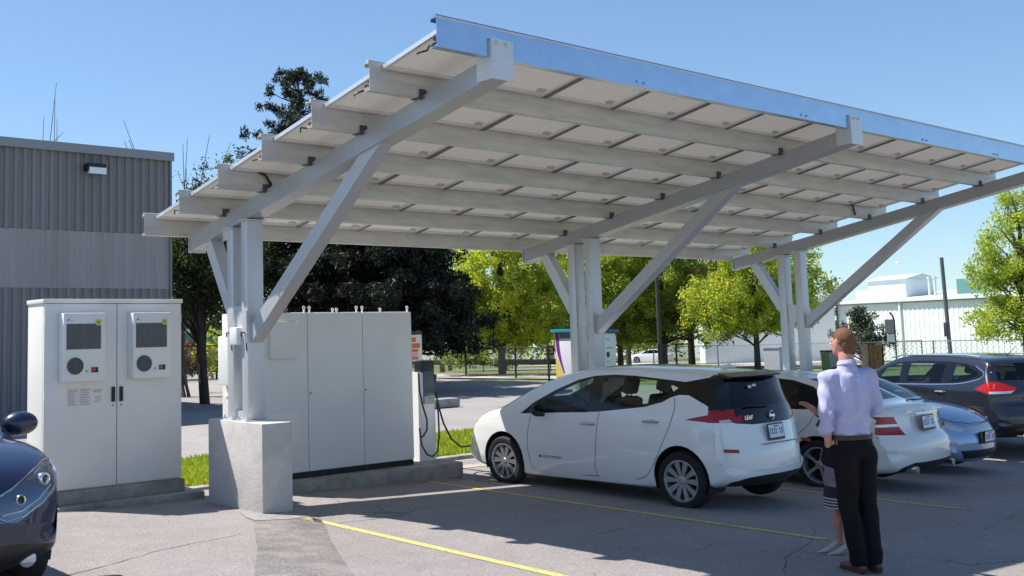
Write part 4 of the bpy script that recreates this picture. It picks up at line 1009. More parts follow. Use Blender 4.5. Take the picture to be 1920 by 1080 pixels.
c.cut([(-1.72, 1.14), (-1.95, 1.26), (-2.4, 1.27), (-2.4, 1.10), (-2.0, 1.06)], 'tail_light', M['taillight'], filt=lambda cc, n: abs(n.x) > .3 and abs(cc.x) > .5)
for sg in (-1, 1):
    c.cut([(sg*a, b) for a, b in [(.46, 1.16), (.60, 1.07), (.95, 1.06), (.95, 1.27), (.70, 1.26)]], 'tail_light', M['taillight'], axis='y', filt=lambda cc, n: n.y < -.2 and cc.y < -1.9)
    c.cut([(sg*a, b) for a, b in [(.52, 1.12), (.60, 1.07), (.95, 1.06), (.95, 1.10), (.66, 1.11)]], 'reverse_light', M['lampclear'], axis='y', filt=lambda cc, n: n.y < -.2 and cc.y < -1.9)
c.cut([(-1.95, .40), (-1.95, .28), (1.9, .28), (1.9, .33), (.9, .35), (-.9, .35)], 'sill_cladding', M['black'])
c.cut([(-.95, .30), (-.95, .46), (.95, .46), (.95, .30)], 'rear_cladding', M['black'], axis='y', filt=lambda cc, n: cc.y < -1.9)
seams(c, suv, [[(.86, 1.08), (.90, .7), (.85, .32), (-.15, .32)], [(-.185, 1.15), (-.155, .32), (-.85, .33), (-1.05, .7), (-1.18, 1.0), (-1.2, 1.2)]])
mb = MB()
for sg in (-1, 1): c.strip(mb, [(.98, 1.125), (0, 1.158), (-1.0, 1.193), (-1.45, 1.232), (-1.80, 1.33), (-1.85, 1.40), (-1.62, 1.53)], .016, None, sg, .004)
mb.build('window_trim', M['chrome'], suv, fix=False)
for sg in (-1, 1): handle(c, suv, -.0, 1.02, sg, M['silver']); handle(c, suv, -.98, 1.06, sg, M['silver'])
mb = MB(); mb.box(-.3, .3, -2.42, -2.39, .96, .985, c=.005); mb.build('boot_strip', M['chrome'], suv)
number_plate(suv, (0, -2.40, .86), .31, .155, R(-3))
for sx in (-1, 1):
    mb = MB(); mb.tube([(sx*.60, .5, 1.645), (sx*.61, .2, 1.70), (sx*.61, -1.3, 1.72), (sx*.60, -1.6, 1.69)], .014, n=6); mb.build('roof_rail', M['silver'], suv)
mb = MB(); mb.tube([(.0, -1.55, 1.69), (.0, -1.75, 1.86)], .006, n=5); mb.build('roof_antenna', M['black'], suv)
mb = MB(); mb.tube([(-.5, -2.3, .36), (-.5, -2.05, .36)], .035, n=12); mb.build('exhaust_tip', M['chrome'], suv)
c.finish(suv, M['cargraph'], split=('front_door', 'rear_door', 'front_side_window', 'rear_side_window', 'quarter_window', 'tail_light', 'reverse_light'))
for sx in (-1, 1):
    for ya in (1.35, -1.35):
        wheel(suv, sx*.80, ya, .355, None, 'five', sx); arch_lining(suv, sx*.89, ya, .36, .40, sx)
seats(suv, -.05, -.95, .55, hz=.62); cockpit(suv, .62, .62, .72, -1.6, 1.2)
mirror(suv, -.87, .66, 1.16, -1, M['cargraph']); mirror(suv, .87, .66, 1.16, 1, M['cargraph'])

# ---- navy car cut by the left edge of the picture, nose towards the camera
nav = thing('parked_car', 'dark navy car in the near left corner, only its nose and mirror in view', 'car', (-4.63, -2.42, gz(-4.7)), R(180))
c = Car([(-2.3, .5, .2), (-2.29, .9, .2), (-2.1, 1.2, .12), (-1.5, 1.42, .06), (-.4, 1.49, .04), (.1, 1.47, .05), (.45, 1.36, .08), (.9, 1.16, .1), (1.15, 1.05, .12), (1.4, 1.02, .07), (1.8, .96, .10), (2.08, .86, .17), (2.20, .72, .23), (2.25, .55, .27)],
        [(-2.3, .5, .2), (-2.2, .25, .1), (-1.0, .19, 0), (1.0, .18, 0), (1.8, .2, .06), (2.12, .22, .2), (2.23, .32, .26), (2.25, .55, .27)],
        [(.12, .83), (.22, .89), (.36, .915), (.6, .925), (.78, .92), (.92, .88), (1.02, .82), (1.2, .72), (1.38, .62), (1.5, .56), (1.7, .5)], -2.33, 2.28, (.6, .2), (.85, .26))
for ya in (1.36, -1.36): c.cut(circ(ya, .34, .375), 'arch', M['dark'], delete=True)
c.cut([(.80, .95), (.85, .6), (.80, .27), (-.22, .27), (-.25, 1.0)], 'front_door', None)
c.cut([(1.0, 1.0), (.5, 1.27), (.1, 1.38), (-.4, 1.42), (-.9, 1.38), (-1.4, 1.25), (-1.4, 1.1), (-.2, 1.02)], 'side_window', G_CLEAR)
c.cut([(-.64, 1.09), (.64, 1.09), (.52, 1.40), (-.52, 1.40)], 'windscreen', G_SCREEN, axis='y', filt=lambda cc, n: n.y > .12 and .3 < cc.y < 1.2 and n.z > .3)
for sg in (-1, 1):
    c.cut([(sg*a, b) for a, b in [(.38, .56), (.52, .545), (.80, .68), (.92, .82), (.88, .87), (.76, .855), (.55, .76), (.38, .70)]], 'headlight', M['lampdark'], axis='y', filt=lambda cc, n: cc.y > 1.35)
c.cut([(-.40, .55), (-.40, .72), (.40, .72), (.40, .55)], 'upper_grille', M['black'], axis='y', filt=lambda cc, n: cc.y > 1.8)
c.cut([(-.80, .20), (-.84, .36), (-.5, .42), (.5, .42), (.84, .36), (.80, .20)], 'lower_grille', M['black'], axis='y', filt=lambda cc, n: cc.y > 1.6)
c.finish(nav, M['carnavy'], split=('headlight', 'side_window', 'front_door'))
for sg in (-1, 1):
    E_ = [(.36, .60), (.45, .56), (.56, .575), (.70, .635), (.80, .70), (.87, .80), (.865, .865), (.80, .868), (.66, .82), (.50, .745), (.38, .70), (.36, .60)]
    mb = MB(); mb.tube([(sg*a, c.hit(sg*a, b)+.004, b) for a, b in E_], .007, M['chrome'], n=6); mb.build('lamp_rim', None, nav)
    for xx, zz, rr in ((.73, .77, .036), (.54, .675, .030)):
        mb = MB(); T_ = Matrix.Translation((sg*xx, c.hit(sg*xx, zz)-.012, zz)) @ Matrix.Rotation(-sg*R(28 if xx > .6 else 12), 4, 'Z')
        mb.lathe([(rr*.6, .012), (rr*.8, .03), (rr, .034), (rr*1.12, .028), (rr*1.16, 0)], M['chrome'], n=24, axis='y', M=T_); mb.lathe([(0, .022), (rr*.3, .018), (rr*.6, .012)], M['black'], n=20, axis='y', M=T_)
        mb.build('lamp_lens', None, nav)
    mb = MB(); mb.tube([(sg*a, c.hit(sg*a, b)+.006, b) for a, b in [(.42, .60), (.55, .61), (.68, .665), (.78, .73)]], .006, M['lampclear'], n=6); mb.build('light_strip', None, nav)
    mb = MB(); mb.lathe([(0, .03), (.035, .026), (.05, .018), (.055, 0)], M['lampclear'], n=20, axis='y', M=Matrix.Translation((sg*.62, c.hit(sg*.62, .30)-.01, .30))); mb.build('fog_light', None, nav)
for sx in (-1, 1):
    for ya in (1.36, -1.36):
        wheel(nav, sx*.80, ya, .33, None, 'five', sx); arch_lining(nav, sx*.89, ya, .34, .375, sx)
seats(nav, -.05, -.95, .38, hz=.58); cockpit(nav, .60, .46, .68, -1.5, 1.2)
mirror(nav, -.88, .74, 1.035, -1, M['carnavy'], 1.15); mirror(nav, .88, .74, 1.035, 1, M['carnavy'], 1.15)
number_plate(nav, (0, 2.27, .52), .31, .155, R(3), rz=math.pi)
# ------------------------------------------------------------ people: capsule skeletons fused by a voxel remesh
def caps(bm, a, ra, b, rb, seg=14):
    """tapered capsule; radii may be (rx, ry, rz)"""
    tmp = bmesh.new(); pts = []
    for p, r in ((a, ra), (b, rb)):
        r = (r, r, r) if not isinstance(r, (tuple, list)) else r
        for i in range(9):
            th = math.pi*i/8
            for k in range(seg):
                ph = 2*math.pi*k/seg; pts.append(Vector(p)+Vector((r[0]*math.sin(th)*math.cos(ph), r[1]*math.sin(th)*math.sin(ph), r[2]*math.cos(th))))
    vs = [tmp.verts.new(p) for p in pts]; bmesh.ops.remove_doubles(tmp, verts=vs, dist=1e-5)
    bmesh.ops.convex_hull(tmp, input=tmp.verts[:])
    for v in [v for v in tmp.verts if not v.link_faces]: tmp.verts.remove(v)
    tmp.verts.index_update(); nv = [bm.verts.new(v.co) for v in tmp.verts]
    for f in tmp.faces: bm.faces.new([nv[v.index] for v in f.verts])
    tmp.free()
def fused(name, shapes, m, parent, voxel=.01, smooth=4, disp=None):
    bm = bmesh.new()
    for s in shapes: caps(bm, *s)
    me = bpy.data.meshes.new(name+'_src'); bm.to_mesh(me); bm.free()
    o = bpy.data.objects.new('tmp', me); COL.objects.link(o)
    r = o.modifiers.new('r', 'REMESH'); r.mode = 'VOXEL'; r.voxel_size = voxel; r.use_smooth_shade = True
    if smooth: q = o.modifiers.new('s', 'SMOOTH'); q.iterations = smooth; q.factor = .5
    dg = bpy.context.evaluated_depsgraph_get(); out = bpy.data.meshes.new_from_object(o.evaluated_get(dg)); bpy.data.objects.remove(o); bpy.data.meshes.remove(me)
    out.name = name
    if disp:
        n = len(out.vertices); co = np.zeros(n*3); out.vertices.foreach_get('co', co); co = co.reshape(-1, 3)
        no = np.zeros(n*3); out.vertices.foreach_get('normal', no); no = no.reshape(-1, 3)
        co += no*disp(co)[:, None]; out.vertices.foreach_set('co', co.ravel())
    out.materials.clear(); out.materials.append(m); out.polygons.foreach_set('use_smooth', [True]*len(out.polygons))
    return link(name, out, parent)
def hand(wrist, d, up, side, curl=.3, spread=.12, s=1.):
    """palm + four fingers + thumb as capsules. d: direction of the fingers, up: back of the hand, side: towards the thumb"""
    d = Vector(d).normalized(); up = Vector(up).normalized(); sd = Vector(side).normalized(); w = Vector(wrist); S = []
    kn = []
    for i, o in enumerate((-.028, -.010, .010, .028)):
        k = w+d*(.088-.006*abs(i-1.3))*s-sd*(-o)*s*1.0; kn.append(k)
        S.append((tuple(w+d*.012), .021*s, tuple(k), .0125*s))
    L = (.070, .082, .086, .076)
    for i, k in enumerate(kn):
        o = (-.028, -.010, .010, .028)[i]; dd = (d+sd*o*spread*30).normalized(); p = k; r = .0092*s
        c = curl
        for j, f in enumerate((.45, .32, .23)):
            dd = (dd*math.cos(c)-up*math.sin(c)).normalized(); q = p+dd*L[i]*f*s
            S.append((tuple(p), r, tuple(q), r*.92)); p = q; r *= .92; c = curl*1.1
    t0 = w+d*.025*s+sd*.022*s; t1 = t0+(d*.5+sd*.8-up*.25).normalized()*.045*s; t2 = t1+(d*.85+sd*.35-up*.2).normalized()*.034*s; t3 = t2+(d*.95+sd*.1-up*.2).normalized()*.026*s
    S += [(tuple(w+d*.015), .018*s, tuple(t0), .015*s), (tuple(t0), .014*s, tuple(t1), .0115*s), (tuple(t1), .0112*s, tuple(t2), .0105*s), (tuple(t2), .0105*s, tuple(t3), .0088*s)]
    return S

# ---- the man, seen from behind: local +y is where he faces
man = thing('person', 'man standing with his back to the camera in a lavender shirt and black trousers', 'person', (1.42, -6.95, gz(1.4)), R(-28)); man.scale = (.92, .98, 1.01); man.rotation_euler = (R(-.6), R(-1.5), R(-28))
Z = 1.0
head = [((0, -.012, 1.715), (.074, .088, .095), (0, .012, 1.70), (.070, .085, .095)), ((0, .045, 1.655), (.052, .045, .052), (0, .065, 1.635), (.036, .032, .034)),
        ((0, .095, 1.70), .010, (0, .112, 1.675), .014), ((-.012, .098, 1.672), .009, (.012, .098, 1.672), .009), ((-.02, .088, 1.645), .008, (.02, .088, 1.645), .008),
        ((-.036, .078, 1.728), .016, (.036, .078, 1.728), .016), ((-.03, .082, 1.70), .012, (-.032, .08, 1.70), .012), ((.03, .082, 1.70), .012, (.032, .08, 1.70), .012)]
ears = [((sx*.078, -.005, 1.72), (.010, .018, .026), (sx*.076, .0, 1.69), (.008, .012, .018)) for sx in (-1, 1)]
Rh = Matrix.Rotation(R(14), 4, 'Z')     # head turned to his left
def hr(p, c=(0, -.005)): 
    v = Rh @ Vector((p[0]-c[0], p[1]-c[1], 0)); return (v.x+c[0], v.y+c[1], p[2])
headt = [(hr(a), ra, hr(b), rb) for a, ra, b, rb in head+ears]
neck = [((0, -.025, 1.62), (.058, .06, .06), (0, -.03, 1.50), (.066, .062, .06)), ((0, -.03, 1.53), (.07, .06, .04), (0, -.02, 1.45), (.13, .08, .05))]
LW = (-.195, .03, .95)
arms = [((-.19, -.02, 1.45), .05, (-.242, -.05, 1.175), .04), ((-.242, -.05, 1.175), .042, LW, .028),
        ((.19, -.02, 1.45), .05, (.240, -.02, 1.19), .04), ((.240, -.02, 1.19), .042, (.16, .20, 1.17), .028)]
body = headt+neck+arms+[((0, 0, 1.3), (.15, .09, .14), (0, 0, 1.0), (.14, .09, .1))]+hand(LW, (.16, .18, -1), (-1, -.2, 0), (.15, 1, .1), curl=.22, s=.92)+hand((.16, .20, 1.17), (-.9, .45, .1), (0, 0, 1), (-.2, -.3, .9), curl=.5)
for sx in (-1, 1): body += [((sx*.08, 0, .95), .09, (sx*.085, .0, .5), .055), ((sx*.085, 0, .5), .055, (.022+sx*.068, -.01, .1), .035)]
bd = fused('body', body, M['skin'], man, voxel=.0085, smooth=3)
# eyes
for sx in (-1, 1):
    mb = MB(); p = hr((sx*.031, .092, 1.702)); bm = bmesh.new(); bmesh.ops.create_uvsphere(bm, u_segments=12, v_segments=8, radius=.010)
    mb.frombm(bm, M['white'], Matrix.Translation(p), True); q = hr((sx*.031, .099, 1.702)); bm = bmesh.new(); bmesh.ops.create_uvsphere(bm, u_segments=8, v_segments=6, radius=.0048); mb.frombm(bm, M['black'], Matrix.Translation(q), True)
    mb.build('eye', None, man)
hr_s = [(hr(a), ra, hr(b), rb) for a, ra, b, rb in [((0, -.02, 1.738), (.079, .086, .082), (0, -.005, 1.745), (.073, .082, .078)), ((0, -.050, 1.70), (.074, .055, .07), (0, -.058, 1.640), (.058, .036, .032)),
        ((-.062, -.02, 1.735), (.020, .040, .05), (-.064, .0, 1.725), (.016, .02, .03)), ((.062, -.02, 1.735), (.020, .040, .05), (.064, .0, 1.725), (.016, .02, .03))]]
def hairdisp(co): return .0016*np.sin(co[:, 0]*420+co[:, 2]*90)*np.sin(co[:, 2]*310+co[:, 1]*200)
fused('hair', hr_s, M['hair'], man, voxel=.0065, smooth=2, disp=hairdisp)
# shirt with soft folds
def folds(co):
    x, y, z = co.T
    f = .005*np.sin(x*38+z*9+2*np.sin(z*7))*np.clip((1.45-z)*3, 0, 1)
    f += .006*np.sin(z*46+x*11+y*20)*np.exp(-((z-1.10)/.08)**2)
    f += .005*np.sin((x+z)*42)*np.exp(-((np.abs(x)-.22)/.06)**2)
    f -= .010*np.exp(-((x-.01*np.sin(z*9))/.018)**2)*np.exp(-((z-1.28)/.17)**2)*(y < 0)
    f += .006*np.sin(x*60-z*30)*np.exp(-((z-1.18)/.06)**2)*(y < 0)
    return f*1.7
shirt = [((0, .0, 1.01), (.170, .115, .05), (0, -.005, 1.16), (.178, .128, .08)), ((0, -.005, 1.16), (.178, .128, .08), (0, -.01, 1.34), (.20, .135, .09)), ((0, -.01, 1.34), (.20, .135, .09), (0, -.02, 1.45), (.165, .105, .055)),
         ((-.17, -.02, 1.455), (.062, .07, .058), (.17, -.02, 1.455), (.062, .07, .058)), ((0, -.03, 1.50), (.085, .075, .035), (0, -.025, 1.545), (.072, .07, .022)),
         ((-.185, -.02, 1.44), .074, (-.238, -.05, 1.19), (.056, .066, .06)), ((-.238, -.05, 1.19), .058, (-.230, -.02, 1.075), (.054, .060, .04)),
         ((.185, -.02, 1.44), .074, (.238, -.03, 1.21), (.056, .066, .06)), ((.238, -.03, 1.21), .058, (.205, .08, 1.185), (.05, .055, .055))]
sh = fused('shirt', shirt, M['shirt'], man, voxel=.010, smooth=4, disp=folds)
cu = MB(); 
for zz, rr in ((1.535, .070), (1.548, .072), (1.575, .066)): pass
mb = MB(); pts = []
vs = []; fs = []; n = 28
for i in range(n):
    a = 2*math.pi*i/n
    for (rx, ry, zz) in ((.074, .076, 1.53), (.066, .068, 1.575), (.078, .080, 1.545)):
        vs.append((rx*math.sin(a), -.028+ry*math.cos(a), zz+.010*math.cos(a)*-1))
for i in range(n):
    j = (i+1) % n
    for k in (0, 1): fs.append((i*3+k, j*3+k, j*3+k+1, i*3+k+1))
mb.add(vs, fs); mb.build('collar', M['shirt'], sh)
fused('cuff', [((-.229, -.022, 1.085), (.057, .062, .014), (-.227, -.015, 1.06), (.056, .061, .014))], M['shirt'], sh, voxel=.007, smooth=2)
def tfold(co):
    x, y, z = co.T
    f = .005*np.sin(z*24+x*30)*np.exp(-((z-.48)/.14)**2)+.006*np.sin(z*40+x*14)*np.exp(-((z-.14)/.08)**2)+.005*np.sin(z*30-x*35)*np.exp(-((z-.82)/.07)**2)
    return f
tr = [((0, -.0, .985), (.166, .118, .035), (0, -.02, .90), (.172, .135, .07))]
for sx, kx, ax in ((-1, -.075, -.045), (1, .095, .09)):
    tr += [((sx*.085, -.025, .88), (.095, .118, .09), (kx, .01, .50), (.076, .085, .07)), ((kx, .01, .50), (.076, .085, .07), (ax, -.02, .075), (.066, .075, .03))]
tr += [((-.155, .04, .915), (.062, .095, .035), (-.165, .07, .82), (.06, .09, .05))]
fused('trousers', tr, M['trousers'], man, voxel=.010, smooth=4, disp=tfold)
mb = MB(); vs = []; fs = []; n = 36
for i in range(n):
    a = 2*math.pi*i/n
    for z in (.985, 1.02): vs.append((.176*math.sin(a), -.002+.126*math.cos(a), z))
for i in range(n): j = (i+1) % n; fs.append((2*i, 2*j, 2*j+1, 2*i+1))
mb.add(vs, fs); mb.build('belt', mat('belt_dark', (.03, .015, .01), rough=.5), man)
for ax in (-.05, .095):
    s_ = [((ax, -.055, .042), (.038, .045, .042), (ax, .02, .045), (.040, .05, .042)), ((ax, .02, .04), (.042, .05, .036), (ax*1.15, .15, .030), (.044, .05, .028)), ((ax, -.06, .014), (.038, .035, .014), (ax*1.15, .16, .012), (.044, .045, .012))]
    fused('shoe', s_, M['leather'], man, voxel=.007, smooth=3)

# ---- the woman mostly hidden behind him, facing to the left of the picture
R_left = R(52)
wom = thing('person', 'woman behind the man, only her raised hand, striped skirt hem and heeled shoes in view', 'person', (2.03, -6.47, gz(2.0)), R(52)); wom.scale = (.93, .93, .93)
wb = [((0, 0, 1.555), (.066, .08, .088), (0, .012, 1.545), (.062, .076, .085)), ((0, .04, 1.49), (.04, .036, .04), (0, .055, 1.475), (.028, .026, .028)), ((0, .082, 1.535), .008, (0, .094, 1.515), .010),
      ((-.015, .078, 1.487), .006, (.015, .078, 1.487), .006), ((0, -.02, 1.47), .048, (0, -.02, 1.36), .052), ((-.13, -.01, 1.34), .05, (.13, -.01, 1.34), .05), ((0, 0, 1.28), (.14, .1, .1), (0, 0, 1.08), (.115, .085, .08)),
      ((0, 0, 1.08), (.115, .085, .08), (0, -.01, .88), (.155, .12, .1)),
      ((-.07, 0, .85), .085, (-.06, .02, .46), .050), ((-.06, .02, .46), .050, (-.055, -.015, .30), .051), ((-.055, -.015, .30), .051, (-.05, -.03, .12), .030), ((-.05, -.03, .12), .030, (-.05, -.01, .09), .028),
      ((.07, 0, .85), .085, (.05, .06, .46), .050), ((.05, .06, .46), .050, (.045, .04, .30), .051), ((.045, .04, .30), .051, (.045, .03, .12), .030), ((.045, .03, .12), .030, (.045, .05, .09), .028)]
for sx in (-1, 1): wb.append(((sx*.07, -.005, 1.55), (.008, .015, .022), (sx*.069, 0, 1.535), (.007, .01, .015)))
WR = (.10, .15, 1.24)
wb += [((.155, -.01, 1.33), .043, (.20, -.08, 1.08), .036), ((.20, -.08, 1.08), .036, WR, .024), ((-.155, 0, 1.33), .043, (-.19, -.05, 1.08), .036), ((-.19, -.05, 1.08), .036, (-.12, .06, .98), .024)]
wb += hand(WR, (-.15, .75, .62), (.1, -.6, .75), (-.9, -.2, .2), curl=.14, spread=.2, s=1.12)+hand((-.12, .06, .98), (.9, .1, .0), (0, 0, 1), (.9, -.3, 0), curl=.4, s=.92)
fused('body', wb, M['skin'], wom, voxel=.0085, smooth=2)
fused('hair', [((0, -.02, 1.575), (.078, .088, .078), (0, -.03, 1.55), (.074, .075, .075)), ((0, -.06, 1.52), (.075, .045, .07), (0, -.07, 1.40), (.07, .035, .05))], M['hairdark'], wom, voxel=.009, smooth=2)
m_top = mat('top_grey', (.22, .17, .20), rough=.85, noise=.15, nscale=14)
fused('top', [((-.14, -.01, 1.35), (.055, .06, .05), (.14, -.01, 1.35), (.055, .06, .05)), ((0, 0, 1.28), (.152, .112, .1), (0, 0, 1.0), (.135, .105, .06)), ((-.155, 0, 1.34), .055, (-.175, .015, 1.2), .052), ((.155, 0, 1.34), .055, (.185, -.05, 1.18), .052)], m_top, wom, voxel=.01, smooth=3)
# pencil skirt: greyish mauve with a hem of dark and pale bands
mb = MB(); prof = [(1.03, .125, .098, 0), (.95, .155, .12, 0), (.85, .165, .13, -.005), (.70, .160, .125, .01), (.60, .155, .125, .02), (.50, .150, .13, .03)]
bands = [.50, .488, .474, .462, .448, .436, .422, .410]
allz = [(z, a, b, o) for z, a, b, o in prof]+[(z, .149, .13, .032) for z in bands[1:]]
vs = []; n = 40
m_sk = mat('skirt_mauve', (.20, .15, .18), rough=.85, noise=.25, nscale=25); m_b1 = mat('skirt_dark_band', (.012, .012, .015), rough=.8); m_b2 = mat('skirt_pale_band', (.42, .38, .40), rough=.8)
for (z, a, b, o) in allz: vs += [(a*math.cos(2*math.pi*i/n), o+b*math.sin(2*math.pi*i/n), z) for i in range(n)]
for r in range(len(allz)-1):
    zt = allz[r][0]; mm = m_sk if zt > .60 else (m_b1 if r < len(prof)-1 or (r-len(prof)) % 2 else m_b2)
    if r >= len(prof)-1: mm = m_b2 if (r-len(prof)+1) % 2 == 0 else m_b1
    base = len(mb.v)
    mb.add(vs[r*n:(r+2)*n], [(i, (i+1) % n, n+(i+1) % n, n+i) for i in range(n)], mm, None, True)
mb.build('skirt', None, wom)
for sx, oy in ((-.05, 0), (.045, .06)):
    y0 = -.02+oy
    sp = [((sx, y0-.035, .095), (.026, .026, .03), (sx, y0+.03, .085), (.027, .03, .022)), ((sx, y0+.03, .075), (.028, .03, .02), (sx, y0+.12, .022), (.033, .035, .015)), ((sx, y0+.12, .02), (.033, .035, .014), (sx, y0+.185, .012), (.012, .018, .010)), ((sx, y0-.05, .09), .016, (sx, y0-.062, .005), .0055)]
    fused('shoe', sp, M['heel'], wom, voxel=.005, smooth=1)
# dark wrist watch on the raised arm
v1 = Vector((.20, -.08, 1.08)); v2 = Vector(WR); dd = (v2-v1).normalized(); cw = v2-dd*.03; mb = MB()
mb.tube([cw-dd*.014, cw+dd*.014], .031, M['black'], n=18); mb.build('wrist_watch', None, wom)
# phone-sized dark purse on the forearm
mb = MB(); mb.box(-.03, .03, -.012, .012, -.05, .05, M['black'], Matrix.Translation(v2-dd*.06+Vector((0, .01, -.055))) @ Matrix.Rotation(R(30), 4, 'X'), c=.008); o = mb.build('wallet', None, None)
o.matrix_world = wom.matrix_world if 0 else Matrix.Translation(wom.location) @ Matrix.Rotation(R(52), 4, 'Z') @ Matrix.Scale(.93, 4)
tag(o, 'small dark wallet held under the raised hand of the woman', 'wallet')
# ------------------------------------------------------------ trees
def sdist(x, y): return (x+6.27)*.624+(y+11.18)*.781
def zfar(x, y): return -.028*max(0, sdist(x, y)-46)
def leaf_cloud(r, centres, per, rad, size, flat=.0, long=1.0):
    """small quads scattered round cluster centres"""
    n = len(centres)*per; c = np.repeat(np.array(centres), per, 0)
    d = r.normal(0, 1, (n, 3)); d /= np.linalg.norm(d, axis=1)[:, None]; p = c+d*(rad*r.random(n)**.6)[:, None]
    a = r.normal(0, 1, (n, 3)); a /= np.linalg.norm(a, axis=1)[:, None]; b = np.cross(a, r.normal(0, 1, (n, 3))); b /= np.linalg.norm(b, axis=1)[:, None]
    s = size*r.uniform(.55, 1.25, n)[:, None]
    v = np.stack([p-a*s*long, p-b*s*.5, p+a*s*long, p+b*s*.5], 1)
    return v
def foliage(name, V, mats, probs, r, parent, per_cluster=None):
    n = len(V); me = bpy.data.meshes.new(name)
    me.vertices.add(n*4); me.vertices.foreach_set('co', V.reshape(-1).astype(np.float32))
    me.loops.add(n*4); me.loops.foreach_set('vertex_index', np.arange(n*4, dtype=np.int32))
    me.polygons.add(n); me.polygons.foreach_set('loop_start', np.arange(0, n*4, 4, dtype=np.int32))
    for m in mats: me.materials.append(m)
    if per_cluster:
        k = n//per_cluster; idx = np.repeat(r.choice(len(mats), k, p=probs), per_cluster)[:n]
        sw = r.random(n) < .3; idx[sw] = r.choice(len(mats), sw.sum(), p=probs)
    else: idx = r.choice(len(mats), n, p=probs)
    me.polygons.foreach_set('material_index', idx.astype(np.int32)); me.update(calc_edges=True); me.validate()
    return link(name, me, parent)
def tree(name, label, cat, pos, trunk, blobs, n_cl, per, size, mats, probs, seed, rad=.38, group=None, lean=(0, 0), long=1., branches=None, shell=.55):
    """trunk = (height, base radius); blobs = crown ellipsoids (dx, dy, dz, rx, ry, rz)"""
    r = np.random.default_rng(seed); x, y = pos[:2]; z = zfar(x, y) if len(pos) < 3 else pos[2]
    root = thing(name, label, cat, (x, y, z), group=group)
    vol = np.array([b[3]*b[4]*b[5] for b in blobs])**.75; vol /= vol.sum(); cs = []
    for b, w in zip(blobs, vol):
        k = max(3, int(n_cl*w)); d = r.normal(0, 1, (k, 3)); d /= np.linalg.norm(d, axis=1)[:, None]
        q = (shell+(1-shell)*r.random(k))[:, None]*d; q *= (1+.22*np.sin(d[:, 0]*5+seed)*np.cos(d[:, 2]*4+d[:, 1]*3))[:, None]
        cs.append(q*np.array(b[3:6])+np.array(b[:3]))
    cs = np.concatenate(cs); mb = MB(); th, tr_ = trunk[0], trunk[1]*.72
    tp = [Vector((0, 0, -.1)), Vector((lean[0]*.3, lean[1]*.3, th*.35)), Vector((lean[0]*.7+.05, lean[1]*.7, th*.7)), Vector((lean[0], lean[1], th))]
    mb.tube(tp, [tr_*1.25, tr_, tr_*.75, tr_*.35], n=9)
    mb.build('trunk', M['trunkbark'], root)
    mb = MB(); nb = branches or min(len(cs), 46)
    for i in r.choice(len(cs), nb, replace=False):
        c = Vector(cs[i]); t = min(1, max(.25, (c.z-.6)/th*.75)); f = t*3; k = min(2, int(f)); a = tp[k].lerp(tp[k+1], f-k) if k < 3 else tp[3]
        m_ = a.lerp(c, .5)+Vector((r.normal(0, .12), r.normal(0, .12), r.uniform(-.05, .25)))
        mb.tube([a, m_, c], [tr_*.32, tr_*.16, .012], n=5, cap=False)
    mb.build('limbs', M['trunkbark'], root)
    V = leaf_cloud(r, cs, per, rad, size, long=long); foliage('crown', V, mats, probs, r, root, per)
    return root
YG = [leafmat('leaf_yellow_green', (.49, .53, .09), .66), leafmat('leaf_lime', (.37, .44, .09), .66), leafmat('leaf_olive', (.22, .25, .06), .6), leafmat('leaf_gold', (.60, .57, .09), .66)]
MG = [leafmat('leaf_mid_green', (.23, .30, .07), .6), leafmat('leaf_fresh', (.38, .45, .09), .66), leafmat('leaf_brown_green', (.26, .20, .07), .35), leafmat('leaf_deep', (.08, .12, .03))]
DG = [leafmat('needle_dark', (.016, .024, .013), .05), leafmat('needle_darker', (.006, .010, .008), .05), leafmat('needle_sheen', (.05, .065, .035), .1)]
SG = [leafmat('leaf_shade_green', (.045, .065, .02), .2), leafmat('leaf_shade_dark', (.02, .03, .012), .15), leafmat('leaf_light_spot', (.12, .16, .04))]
PG = [leafmat('needle_blue_green', (.035, .055, .035), .1), leafmat('needle_grey', (.07, .09, .065), .1), leafmat('needle_shade', (.018, .026, .018), .1)]
PP = [leafmat('leaf_pale', (.36, .42, .20)), leafmat('leaf_pale_green', (.22, .30, .08))]

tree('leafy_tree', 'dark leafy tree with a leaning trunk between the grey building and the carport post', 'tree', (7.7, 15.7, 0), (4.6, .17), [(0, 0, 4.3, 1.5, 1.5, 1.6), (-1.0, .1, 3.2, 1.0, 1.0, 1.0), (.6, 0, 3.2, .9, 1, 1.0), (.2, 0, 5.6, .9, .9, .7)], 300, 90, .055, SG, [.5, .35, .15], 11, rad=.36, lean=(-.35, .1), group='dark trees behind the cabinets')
tree('leafy_tree', 'shaded green tree filling the gap right of the front posts, above the tall cabinet', 'tree', (10.8, 19.2, 0), (5.2, .2), [(0, 0, 5, 2.3, 2.3, 2.6), (.8, -.5, 3.4, 1.8, 1.6, 1.5), (-1.2, .3, 3.8, 1.3, 1.4, 1.5)], 420, 90, .055, SG, [.45, .35, .2], 12, rad=.4, group='dark trees behind the cabinets')
